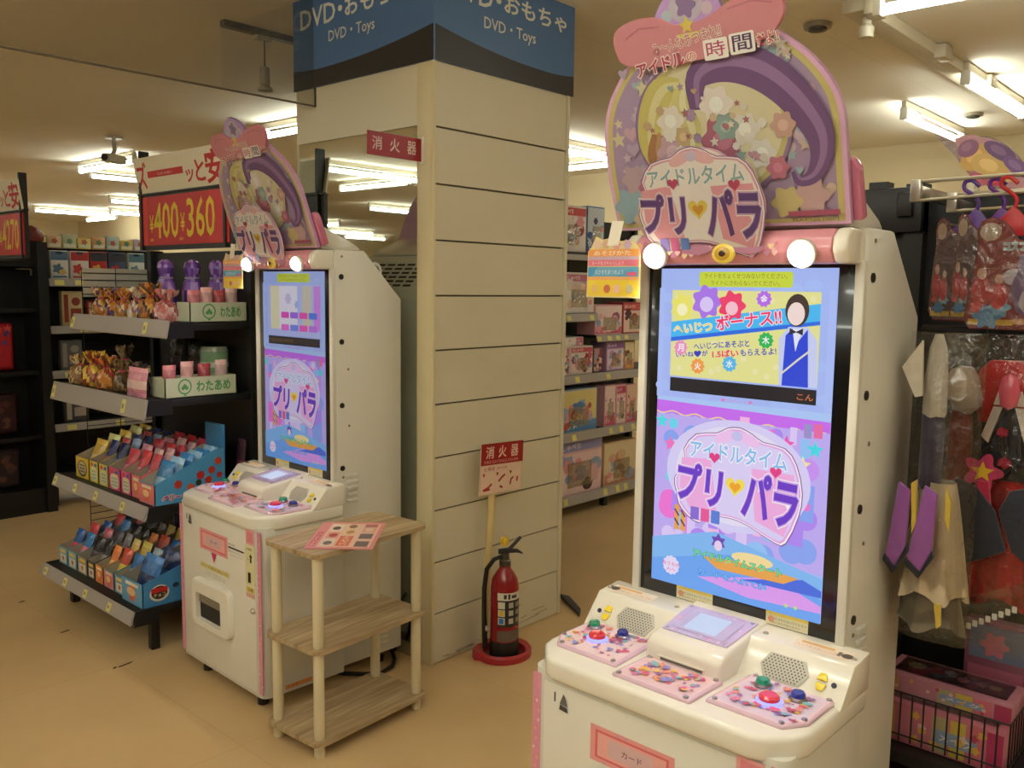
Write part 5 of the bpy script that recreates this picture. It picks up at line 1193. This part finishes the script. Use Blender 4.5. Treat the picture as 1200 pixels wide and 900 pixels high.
for i, (x, z, w, h, c1, c2, lb) in enumerate([(1.93,.985,.22,.30,(196,40,56),(236,214,206),'red bag with white star patches on the dark end unit'),(1.67,.985,.22,.28,(150,40,60),(70,60,120),'dark red bag left of the star bag on the dark end unit'),(1.93,.52,.24,.26,(60,30,36),(90,50,50),'dim maroon bag low on the dark end unit'),(1.93,.17,.24,.26,(50,34,40),(80,60,60),'dim brown bag at the bottom of the dark end unit'),(1.66,.52,.22,.26,(60,40,44),(90,60,66),'dim plum bag low at the left of the dark end unit')]):
    t = thing('hanging_bag', lb, 'bag', (x,6.15,z if z != .985 else .93), 0, 'bags on the dark end unit')
    z2 = 0
    o2 = MB(); g = random.Random(90+i)
    o2.prism([(-w/2,0),(w/2,0),(w/2,h),(-w/2,h)], .05, c1, FRONT_Y(0,.02,0)); bo = o2.build('pouch', 'foil', t, bevel=.02, seg=3)
    a = Art(FRONT_Y(-w/2,-.0305,0)); a.rect(.022,.022,w-.022,h-.022,c1)
    if i < 2:
        for q in range(14): a.star(g.uniform(.03,w-.03),g.uniform(.03,h-.03),g.uniform(.016,.03),g.choice([c2,(236,220,210),(80,80,150),(226,90,80),(150,30,44)]))
    else:
        for q in range(8): a.ell(g.uniform(.04,w-.04),g.uniform(.04,h-.04),.025,.02,g.choice([c2,c1,(110,70,60)]),10)
    a.mb.build('pouch_print', 'print', bo)
mb = MB(); mb.prism([(2.10,1.742),(2.23,1.742),(2.235,1.79),(2.20,1.83),(2.15,1.85),(2.11,1.81)], .14, (130,56,50), frame((0,6.2,0),(1,0,0),(0,0,1))); tag(mb.build('red_cushion_pack', 'foil', bevel=.015), 'crumpled dark red pack lying on top of the dark end unit', 'pack')
g3 = gondola('background_gondola', 'black shelf unit with hanging packs in the background left of the price sign', 2.26, 4.4, 6.1, 6.8, 1.72, (.2,.55,.905,1.20,1.51))
for z, tg in ((1.51,(.03,.09,.15,.27)),(.905,(.05,.2,.3)),(.55,(.05,.2,.4)),(1.20,(.1,.3)),(.2,(.1,.3))): price_rail_y(g3, 6.111, 2.26, 4.4, z-.045, .045, tg, wide=.06)
bgp = [('white pack with a blue top, leftmost on the upper shelf of the background unit',2.345,.115,(226,220,206),(90,120,150)),('white and red pack, second on the upper shelf of the background unit',2.475,.12,(226,216,206),(196,60,60)),('red pack with a yellow badge, third on the upper shelf of the background unit',2.60,.115,(190,40,44),(226,180,70)),('red and navy pack, fourth on the upper shelf of the background unit',2.725,.12,(70,80,110),(190,60,60)),('white and teal pack beside the price sign on the upper shelf',2.86,.115,(214,214,206),(90,130,146))]
for lb, x, w, c1, c2 in bgp:
    t = thing('hanging_pack', lb, 'pack', (x,6.16,1.511), 0, 'packs on the background shelf'); h = .185
    mb = MB(); mb.box(-w/2,w/2,-.02,.02,0,h,c1); p = mb.build('pack_body', 'print', t, bevel=.006)
    a = Art(FRONT_Y(-w/2,-.02,0)); a.rect(.004,h*.66,w-.004,h-.006,c2 if c1[0] > 200 else (60,60,70)); a.flower(w*.4,h*.36,w*.26,c2,5,.2); a.ell(w*.66,h*.24,w*.2,h*.1,(226,190,110)); a.rect(w*.12,h*.05,w*.88,h*.11,c2); a.ell(w/2,h*.92,w*.2,h*.05,(40,50,70)); a.mb.build('pack_print', 'print', p)
for i in range(9):
    c = [(226,206,120),(226,190,140),(206,206,160),(236,214,110),(226,170,120),(190,206,190),(236,200,100),(206,190,206),(226,186,90)][i]
    t = thing('colourful_box', ['yellow','peach','pale green','bright yellow','orange','mint','golden','lilac','amber'][i]+' small box standing in the row on top of the background shelf unit', 'box', (2.34+i*.10,6.5,1.721), 0, 'boxes on top of the background unit')
    mb = MB(); mb.box(-.047,.047,-.04,.04,0,.075+.012*((i*7)%3),c); p = mb.build('carton', 'print', t, bevel=.003); a = Art(FRONT_Y(-.047,-.04,0)); a.rect(.01,.01,.084,.034,(236,230,206)); a.flower(.047,.05,.018,(206,110,90) if i%2 else (110,150,110),5,.2); a.mb.build('box_print', 'print', p)
for lb, x, z, w, h, c1, c2 in [('tall cream pack with a red strip on the fourth shelf of the background unit',2.42,1.201,.14,.23,(206,186,140),(150,60,50)),('dark red pack beside the cream one on the fourth shelf of the background unit',2.56,1.201,.09,.17,(150,40,40),(206,170,120)),('grey pack on the third shelf of the background unit',2.40,.906,.14,.2,(110,110,110),(170,160,150)),('dark silver pack on the second shelf of the background unit',2.42,.551,.16,.2,(80,80,84),(190,180,170))]:
    t = thing('hanging_pack', lb, 'pack', (x,6.17,z), 0, 'packs on the background shelf'); mb = MB(); mb.box(-w/2,w/2,-.025,.025,0,h,c1); p = mb.build('pack_body', 'print', t, bevel=.006); a = Art(FRONT_Y(-w/2,-.025,0)); a.rect(w*.1,h*.1,w*.3,h*.9,c2); a.rect(w*.4,h*.2,w*.9,h*.5,c2); a.ell(w*.65,h*.7,w*.2,h*.12,c2); a.mb.build('pack_print', 'print', p)

# ------------------------------------------------------------------ right-hand end rack with costumes
rr_ = thing('costume_rack', 'black display rack of costumes and boxes behind the foreground machine', 'rack', (2.5,.74,0)); o = rr_.location
B = lambda mb, nm, mat='blackmetal', **k: mb.build(nm, mat, rr_, loc=-Vector(o), **k)
mb = MB(); mb.box(2.56,2.60,.36,1.10,.08,1.76,(24,23,25)); B(mb,'back_panel')
for y, h in ((.37,1.78),(.80,1.79),(.90,1.80),(1.04,1.82)): mb = MB(); mb.box(2.52,2.57,y,y+.05,0,h,(30,29,31)); B(mb,'upright')
mb = MB(); mb.box(2.50,2.56,.80,1.09,1.66,1.78,(34,33,35)); mb.box(2.48,2.5,.82,.86,1.70,1.765,(30,29,30)); B(mb,'top_housing',bevel=.004)
for z in (.355,.12): mb = MB(); mb.box(2.22,2.56,.36,1.10,z-.03,z,(30,29,30)); B(mb,'shelf_plate')
for x in (2.28,2.52):
    for y in (.42,1.04): mb = MB(); mb.box(x-.018,x+.018,y-.018,y+.018,0,.10,(28,27,28)); B(mb,'leg')
zb0, zb1 = .385, .496
ln = [((2.25,.448,zb1),(2.25,1.0,zb1)),((2.25,.448,zb0),(2.25,1.0,zb0)),((2.25,.448,zb1),(2.55,.448,zb1)),((2.25,.448,zb0),(2.55,.448,zb0))]+[((2.25,.448+.0275*k,zb0-.015),(2.25,.448+.0275*k,zb1)) for k in range(21)]+[((2.25+.0275*k,.448,zb0-.015),(2.25+.0275*k,.448,zb1)) for k in range(11)]
B(wires(ln,.0022,(34,33,34)),'wire_basket',kind='stuff')
# hanging rail loops
RW = (206,200,184)
mb = MB(); mb.tube([(2.2,.30,1.760),(2.2,.708,1.757),(2.2,.712,1.752),(2.2,.712,1.718),(2.2,.708,1.713),(2.2,.30,1.727)], .0042, RW, 8); B(mb,'hanging_loop','metal')
mb = MB(); mb.tube([(2.35,.30,1.742),(2.35,.67,1.738),(2.35,.674,1.733),(2.35,.674,1.702),(2.35,.67,1.698),(2.35,.30,1.708)], .0042, RW, 8); B(mb,'hanging_loop','metal')
mb = MB(); mb.box(2.195,2.21,.708,.732,1.71,1.762,(196,192,180)); mb.box(2.21,2.5,.712,.728,1.72,1.75,(170,164,150)); B(mb,'loop_bracket','metal',bevel=.002)
mb = MB(); mb.box(2.345,2.36,.67,.694,1.695,1.744,(196,192,180)); mb.box(2.36,2.5,.674,.69,1.70,1.73,(170,164,150)); B(mb,'loop_bracket','metal',bevel=.002)
# leaf-shaped header board
hb = thing('header_board', 'leaf-shaped colourful header board in clear plastic above the costume rack', 'board', (2.52,.70,1.77)); MH = FRONT_X(0,0,0)
lf = [(-.135,.212),(-.10,.185),(-.05,.15),(-.03,.138),(.027,.128),(.05,.124),(.086,.104),(.115,.075),(.137,.045),(.20,.005),(.24,-.02),(.24,-.035),(.12,-.012),(.06,-.004),(.01,.028),(-.03,.08),(-.09,.15)]
mb = MB(); mb.prism(lf, .003, (206,170,180), MH); bd = mb.build('clear_leaf', 'milky_plastic', hb)
inn = [(-.035,.128),(.0,.136),(.027,.126),(.05,.121),(.084,.102),(.112,.073),(.134,.043),(.20,.003),(.236,-.022),(.12,-.009),(.06,-.001),(.015,.03),(-.02,.078)]
mb = MB(); mb.prism(inn, .0015, (206,150,160), MH, d0=.0032); pb = mb.build('printed_leaf', 'print', hb)
a = Art(MH,.005); g = random.Random(12)
from_in = lambda x, y: True
for x, y, rx, ry, c, ro in ((.02,.075,.04,.03,(226,180,96),.6),(.055,.05,.05,.028,(230,190,110),-.5),(.0,.10,.026,.022,(150,96,130),.4),(.075,.085,.045,.018,(120,80,130),-.6),(.115,.045,.04,.016,(130,90,150),-.7),(.03,.02,.026,.014,(206,100,120),-.5),(.09,.02,.022,.010,(240,206,150),-.4),(.16,.015,.03,.01,(110,76,130),-.6),(.07,.008,.02,.007,(206,60,100),0)):
    a.ell(x,y,rx,ry,c,18,ro); a.ell(x-.004,y+.004,rx*.5,ry*.5,tuple(min(255,v+26) for v in c),14,ro)
a.mb.build('leaf_print', 'print', pb)
mb = MB(); mb.box(-.002,.006,-.02,-.008,-.02,.06,RW); mb.box(-.004,.008,-.03,.0,-.02,-.005,RW); mb.build('clip', 'metal', hb)
# hangers
def hanger(label, y, x, col):
    t = thing('hanger', label, 'hanger', (x,y,1.70), 0, 'plastic hangers on the costume rail'); M = FRONT_X(0,0,0)
    mb = MB(); mb.tube([M @ Vector(q) for q in spline([(.004,.038,0),(-.012,.052,0),(-.026,.05,0),(-.028,.035,0),(-.012,.022,0),(.004,.004,0),(.0,-.02,0)],4,False)], .0045, col, 8); mb.build('hook', 'plastic', t)
    if 0: mb.tube([M @ Vector((.004,.038,0)),M @ Vector((-.012,.052,0)),M @ Vector((-.026,.05,0)),M @ Vector((-.028,.035,0)),M @ Vector((-.012,.022,0)),M @ Vector((.004,.004,0)),M @ Vector((.0,-.02,0))], .0045, col, 8)
    mb = MB(); mb.prism([(-.055,-.075),(.038,-.075),(.030,-.045),(.012,-.02),(-.002,-.01),(-.018,-.03),(-.045,-.055)], .006, col, M, d0=-.003); mb.build('shoulder_plate', 'plastic', t, bevel=.002)
hanger('purple plastic hanger, left one of two on the costume rail', .588, 2.205, (96,52,150))
hanger('purple plastic hanger beside the red one on the costume rail', .535, 2.205, (110,40,150))
hanger('red plastic hanger on the costume rail', .508, 2.19, (206,36,46))
# blister cards
def blister(label, x, y0, y1, z0, z1, full):
    t = thing('costume_card', label, 'costume pack', (x,(y0+y1)/2,z0), 0, 'costume packs on cards'); w = y1-y0; h = z1-z0; M = FRONT_X(0,w/2,0)
    out = [(.012,0),(w-.012,0),(w-.004,.006),(w,.02),(w*.94,h*.7),(w*.80,h*.74),(w*.5,h*.80)] if full else [(.012,0),(w-.004,0),(w,.02),(w,h*.7)]
    out += [(w*.42,h*.9),(w*.34,h*.97),(w*.22,h),(w*.12,h*.97),(w*.08,h*.88),(w*.1,h*.76),(.03*w,h*.35),(0,.02)]
    mb = MB(); mb.prism(out, .004, (130,30,34), M); c = mb.build('backing_card', 'print', t)
    a = Art(M,.0046)
    a.poly([(p[0]*.94+w*.03,p[1]*.96+h*.02) for p in out], (150,40,44) if full else (96,60,70))
    a.ell(w*.22,h*.87,w*.11,h*.08,(196,170,150)); a.rect(w*.05,h*.04,w*.5,h*.09,(226,180,60)); a.flower(w*.24,h*.12,w*.13,(90,150,206),6,.2); a.flower(w*.36,h*.2,w*.10,(120,180,220),6,.2); a.ell(w*.16,h*.34,w*.10,h*.13,(206,40,50)); a.ell(w*.16,h*.5,w*.05,h*.05,(226,170,150)); a.ell(w*.34,h*.3,w*.09,h*.12,(214,50,60)); a.ell(w*.34,h*.45,w*.045,h*.04,(226,180,160)); a.flower(w*.12,h*.2,w*.06,(226,60,70),5,.2)
    if full:
        a.text('コスプレ',w*.36,h*.70,w*.66,h*.78,(150,190,220),.03,((.1,(240,236,226)),)); a.text('セット',w*.68,h*.66,w*.9,h*.73,(206,140,60),.03,((.1,(250,220,170)),))
        a.ell(w*.46,h*.47,w*.08,h*.07,(206,190,206)); a.ell(w*.70,h*.36,w*.24,h*.24,(126,96,150)); a.poly([(w*.48,h*.4),(w*.92,h*.4),(w*.9,h*.14),(w*.74,h*.10),(w*.52,h*.16)],(126,96,150)); a.ell(w*.56,h*.58,w*.05,h*.09,(140,110,160)); a.ell(w*.86,h*.58,w*.05,h*.09,(140,110,160)); a.ell(w*.70,h*.26,w*.15,h*.14,(206,186,206)); a.rect(w*.5,h*.05,w*.94,h*.10,(226,140,60)); a.poly([(w*.66,h*.03),(w*.7,h*.10),(w*.74,h*.03)],(40,36,40))
    a.mb.build('card_print', 'print', c)
    mb = MB()
    mb.prism([(p[0]*.98+w*.01,p[1]*.985+h*.0075) for p in out], .012, (255,255,255), M, d0=.006); mb.build('blister', 'clear_plastic', t, bevel=.003)
    mb = MB(); mb.tube([(.0,w/2-w*.22,h*.95),(.12,w/2-w*.22,h*.95)], .003, RW, 6); mb.build('peg', 'metal', t)
blister('tall narrow costume pack on card, leftmost behind the machine', 2.17, .575, .665, 1.437, 1.668, False)
blister('tall narrow costume pack on card, between the leftmost and the front one', 2.15, .53, .615, 1.437, 1.675, False)
blister('large costume pack with a purple wig picture at the right edge', 2.12, .38, .575, 1.422, 1.662, True)
mb = MB(); mb.tube([(2.215,.55,1.412),(2.215,.62,1.413),(2.215,.69,1.413)], .011, (30,27,28), 10); B(mb,'dark_cross_bar')
# costumes in clear bags
def skirt(mb, cy, z0, z1, w0, w1, dx, pleats, cols, x=0, amp=.12, nv=7, ph=0, arc=(0,1)):
    nu = 44
    def fn(u_, v_):
        an = 2*math.pi*u_; w = w0+(w1-w0)*v_**.8
        k = 1+amp*v_*math.sin(pleats*an+ph)
        return (x+dx*(.55+.45*v_)*k*math.cos(an), cy+w*k*math.sin(an), z0+(z1-z0)*v_+.012*v_*math.sin(pleats*an*.5+1))
    mb.grid(fn, nu, nv, cols[0], lambda u_, v_: cols[int(u_*pleats) % len(cols)])
def costume_bag(t, y0, y1, z0, z1, d, tail):
    mb = MB()
    cy, w = (y0+y1)/2, (y1-y0)
    for s in (-1,1):
        def fn(u_, v_):
            b = math.sin(math.pi*min(1,max(0,u_)))**.5*math.sin(math.pi*min(1,max(0,v_*.98+.01)))**.4
            return (s*d*b+.008*math.sin(11*u_+7*v_)*b, y1-w*u_, z0+(z1-z0)*v_-tail*u_*(1-v_)*.0)
        mb.grid(fn, 12, 14, (255,255,255))
    return mb.build('clear_bag', 'clear_plastic', t, sharp=70)
t = thing('red_costume', 'red and black child costume with white puff sleeve in a clear bag', 'costume', (2.15,.470,.80), 0, 'bagged costumes')
RED, BLK, WHT = (206,32,36), (40,40,50), (236,222,212)
Zc = lambda z: 1.5-(1.5-z)*.885-.80            # heights measured on the costume's own plane
mb = MB(); mb.lathe([(.05,Zc(1.04)),(.058,Zc(1.10)),(.066,Zc(1.18)),(.078,Zc(1.26)),(.07,Zc(1.31)),(.05,Zc(1.335))], RED, 24, Matrix.Translation((0,-.005,0)), .38, 1.12, .02, cols=[BLK,BLK,RED,RED,RED,RED]); bo = mb.build('bodice', 'fabric', t)
mb = MB(); mb.lathe([(.006,Zc(1.195)),(.030,Zc(1.21)),(.038,Zc(1.24)),(.036,Zc(1.285)),(.022,Zc(1.312)),(.004,Zc(1.318))], WHT, 18, Matrix.Translation((-.012,.098,Zc(1.255))) @ Matrix.Rotation(R(-12),4,'X') @ Matrix.Translation((0,0,-Zc(1.255))), .7, 1, .07); mb.build('puff_sleeve', 'fabric', t)
mb = MB(); mb.lathe([(.006,Zc(1.195)),(.030,Zc(1.21)),(.038,Zc(1.24)),(.036,Zc(1.285)),(.022,Zc(1.312)),(.004,Zc(1.318))], WHT, 18, Matrix.Translation((-.012,-.108,Zc(1.255))) @ Matrix.Rotation(R(12),4,'X') @ Matrix.Translation((0,0,-Zc(1.255))), .7, 1, .07); mb.build('puff_sleeve', 'fabric', t)
for s, q in ((1,.105),(-1,-.115)): mb = MB(); mb.lathe([(.022,Zc(.98)),(.026,Zc(1.03)),(.026,Zc(1.15)),(.022,Zc(1.2))], (170,30,36), 14, Matrix.Translation((.004,q,0)), .6, 1, .06); mb.build('red_sleeve', 'satin', t)
mb = MB(); skirt(mb, 0, Zc(1.06), Zc(.735), .05, .125, .055, 16, [RED,(176,24,30)], .015); mb.build('frilled_skirt', 'fabric', t)
mb = MB()
M = FRONT_X(-.058,0,0)
ov = [(-.085,Zc(1.045)),(-.045,Zc(1.03)),(-.005,Zc(.975)),(.02,Zc(.88)),(-.04,Zc(.84)),(-.115,Zc(.805)),(-.125,Zc(.93))]
mb.prism(ov, .012, (46,48,62), frame((-.052,0,0),(0,-1,0),(-.06,0,1))); mb.build('black_overskirt', 'fabric', t, bevel=.004)
mb = MB(); mb.prism([(.06,Zc(1.045)),(.02,Zc(1.03)),(-.0,Zc(.975)),(.03,Zc(.88)),(.08,Zc(.84)),(.13,Zc(.82)),(.125,Zc(.93))], .012, (46,48,62), frame((-.05,0,0),(0,-1,0),(-.06,0,1))); mb.build('black_overskirt', 'fabric', t, bevel=.004)
M = frame((-.036,0,0),(0,-1,0),(0,0,1))
mb = MB(); mb.prism([(-.022,Zc(1.265)),(.022,Zc(1.265)),(.03,Zc(1.23)),(-.03,Zc(1.23))], .01, WHT, M); mb.prism([(-.03,Zc(1.225)),(-.012,Zc(1.225)),(-.036,Zc(1.135)),(-.05,Zc(1.15))], .010, WHT, M); mb.prism([(.03,Zc(1.225)),(.012,Zc(1.225)),(.036,Zc(1.135)),(.05,Zc(1.15))], .010, WHT, M); mb.build('white_collar', 'fabric', t)
mb = MB(); mb.prism([(-.014,Zc(1.225)),(.014,Zc(1.225)),(.03,Zc(1.1)),(.0,Zc(1.06)),(-.03,Zc(1.1))], .008, BLK, M); mb.build('black_front', 'fabric', t)
mb = MB(); mb.lathe([(.0,-.04),(.016,-.03),(.021,0),(.016,.03),(.0,.04)], (206,90,110), 14, Matrix.Translation((-.06,-.002,Zc(1.265))), .5); mb.build('pink_brooch', 'gloss', t); mb = MB(); mb.lathe([(.0,-.012),(.011,-.006),(.011,.006),(0,.012)], (190,50,80), 12, Matrix.Translation((-.05,.008,Zc(1.165))), .6); mb.build('pink_button', 'gloss', t); mb = MB(); mb.lathe([(.0,-.014),(.013,-.006),(.013,.006),(0,.014)], (196,40,80), 12, Matrix.Translation((-.05,.0,Zc(1.09))), .6); mb.build('pink_button', 'gloss', t)
a = Art(frame((-.066,.037,Zc(1.065)),(0,-1,0),(0,0,1))); a.flower(0,0,.034,(206,60,110),5,.25); a.star(0,0,.024,(236,196,50)); mb = a.mb; mb.prism([(-.012,-.02),(.014,-.02),(.03,-.14),(.022,-.18),(.0,-.15)], .004, (196,40,84), a.M, d0=-.006); mb.build('star_ribbon', 'satin', t)
costume_bag(t, -.17,.150, Zc(.60), Zc(1.40), .072, 0)
mb = MB(); mb.prism([(-.145,Zc(.70)),(-.10,Zc(.645)),(.04,Zc(.72)),(.1,Zc(.80)),(.06,Zc(.81)),(-.05,Zc(.74))], .006, (206,190,176), frame((-.05,0,0),(0,-1,0),(0,0,1))); mb.build('bag_fold', 'clear_plastic', t)
a = Art(frame((-.058,0,0),(0,-1,0),(0,0,1)))
for i in range(9): a.rrect(-.062+i*.0125,Zc(.652)+i*.0085,-.052+i*.0125,Zc(.668)+i*.0085,.002,(206,200,190))
a.mb.build('zip_marks', 'print', t)
t = thing('purple_costume', 'navy and purple child costume with pale collar in a clear bag beside the machine', 'costume', (1.99,.566,.70), 0, 'bagged costumes')
Zp = lambda z: 1.5-(1.5-z)*.834-.70
NV, PU, GR, YL = (52,42,74), (150,84,166), (206,196,180), (206,176,64)
mb = MB(); mb.lathe([(.034,Zp(1.0)),(.034,Zp(1.06)),(.034,Zp(1.19)),(.03,Zp(1.20))], NV, 18, Matrix.Translation((0,.02,0)), .9, .66, .03); mb.build('bodice', 'fabric', t)
mb = MB(); mb.lathe([(.033,Zp(1.185)),(.036,Zp(1.195)),(.034,Zp(1.28)),(.026,Zp(1.36)),(.012,Zp(1.395))], GR, 18, Matrix.Translation((0,.019,0)), .9, .64, .04); mb.build('pale_collar', 'fabric', t)
mb = MB(); mb.prism([(-.05,Zp(1.31)),(-.012,Zp(1.38)),(-.005,Zp(1.24)),(-.02,Zp(1.235))], .01, GR, frame((-.03,.028,0),(0,-1,0),(0,0,1))); mb.build('collar_wing', 'fabric', t)
mb = MB(); skirt(mb, .0, Zp(1.02), Zp(.725), .034, .068, .05, 9, [(196,176,146),(206,186,156)], .0, .12); mb.build('cream_skirt', 'satin', t)
M = frame((-.042,0,0),(0,-1,0),(-.1,0,1))
for dy, k in ((-.004,0),(-.056,1)):
    mb = MB(); mb.prism([(dy+.002,Zp(1.03)),(dy+.028,Zp(1.01)),(dy+.02,Zp(.86)),(dy-.002,Zp(.80)),(dy-.03 if not k else dy-.022,Zp(.83))], .010, PU, M); sl_ = mb.build('purple_panel', 'satin', t, bevel=.004)
    mb = MB(); mb.prism([(dy+.022,Zp(.865)),(dy-.002,Zp(.802)),(dy-.032 if not k else dy-.024,Zp(.83)),(dy-.034 if not k else dy-.026,Zp(.815)),(dy-.004,Zp(.785)),(dy+.024,Zp(.845))], .012, (34,28,38), M); mb.build('black_hem', 'fabric', sl_)
mb = MB(); mb.prism([(-.028,Zp(1.03)),(-.018,Zp(1.04)),(-.016,Zp(.93)),(-.024,Zp(.90))], .011, YL, M); mb.build('yellow_ribbon', 'satin', t); mb = MB(); mb.prism([(.04,Zp(1.03)),(.05,Zp(1.0)),(.048,Zp(.92)),(.04,Zp(.95))], .011, YL, M); mb.build('yellow_ribbon', 'satin', t); mb = MB(); mb.prism([(.024,Zp(.725)),(.036,Zp(.725)),(.038,Zp(.67)),(.03,Zp(.66))], .009, YL, M); mb.build('yellow_ribbon', 'satin', t)
mb = MB(); skirt(mb, .0, Zp(.735), Zp(.64), .05, .066, .045, 7, [(110,100,84),(130,118,100)], .006, .1, 4); mb.build('grey_underskirt', 'satin', t)
costume_bag(t, -.075,.075, Zp(.60), Zp(1.40), .062, 0)
# boxes in the wire basket and below
def flat_box(label, x, y, z, d, w, h, pal, rot=0):
    t = thing('toy_box', label, 'toy box', (x,y,z), rot, 'pink boxes on the costume rack'); base, acc, dark = pal
    mb = MB(); mb.box(-d/2,d/2,-w/2,w/2,0,h,base); b_ = mb.build('carton', 'print', t, bevel=.003); g = random.Random(int(z*1000))
    a = Art(TOP(0,0,h)); a.rect(-w/2+.02,-d/2+.025,w/2-.02,d/2-.015,dark)
    for q in range(26):
        x_, y_ = g.uniform(-w/2+.045,w/2-.045), g.uniform(-d/2+.045,d/2-.035); (a.star if q % 2 else a.flower)(x_,y_,g.uniform(.01,.022),g.choice([acc,(206,190,150),(226,150,170),(90,130,160),(120,150,110),(150,110,160),(190,60,90),(206,206,214)]))
    a.mb.build('top_print', 'print', b_)
    a = Art(FRONT_X(-d/2,w/2,0))
    for i in range(7):
        c = [(214,160,120),base,base,(190,180,140),(226,200,90),(226,120,140),acc][i]; a.rect(w*i/7+.004,.006,w*(i+1)/7-.002,h-.006,c)
    a.rrect(w*.46,h*.3,w*.8,h*.62,.006,(150,170,206)); a.text('メイク',w*.5,h*.36,w*.76,h*.56,(240,236,240),.02)
    for q in range(10): a.flower(w*g.uniform(.1,.9),h*g.uniform(.2,.8),h*.09,g.choice([(236,190,90),(206,80,110),(240,206,206)]),5,.2)
    a.mb.build('front_print', 'print', b_)
    mb = MB(); mb.box(-d/2+.026,d/2-.016,-w/2+.021,w/2-.021,h+.004,h+.005,(230,225,220)); mb.build('window', 'clear_plastic', b_)
    return t
flat_box('pink toy box with a clear top lying in the wire basket', 2.364,.607,.356, .19,.29,.105, ((216,130,150),(196,60,110),(140,96,110)))
flat_box('pink toy box stacked on the other one in the wire basket', 2.385,.612,.4645, .14,.305,.05, ((206,140,160),(180,60,100),(84,50,56)))
flat_box('gold and pink box on the lowest shelf under the wire basket', 2.36,.70,.1205, .22,.20,.12, ((190,150,110),(196,60,80),(120,80,70)))
t = thing('toy_box', 'dark pink and blue box standing at the right edge behind the basket boxes', 'toy box', (2.487,.54,.357), 0, 'pink boxes on the costume rack')
mb = MB(); mb.box(-.02,.02,-.072,.072,0,.30,(150,90,120)); b_ = mb.build('carton', 'print', t, bevel=.003); a = Art(FRONT_X(-.02,.072,0)); a.rect(.01,.2,.14,.29,(120,130,170)); a.flower(.07,.24,.03,(206,120,150),6,.2); a.rect(.01,.02,.14,.18,(190,110,140)); a.mb.build('box_print', 'print', b_)
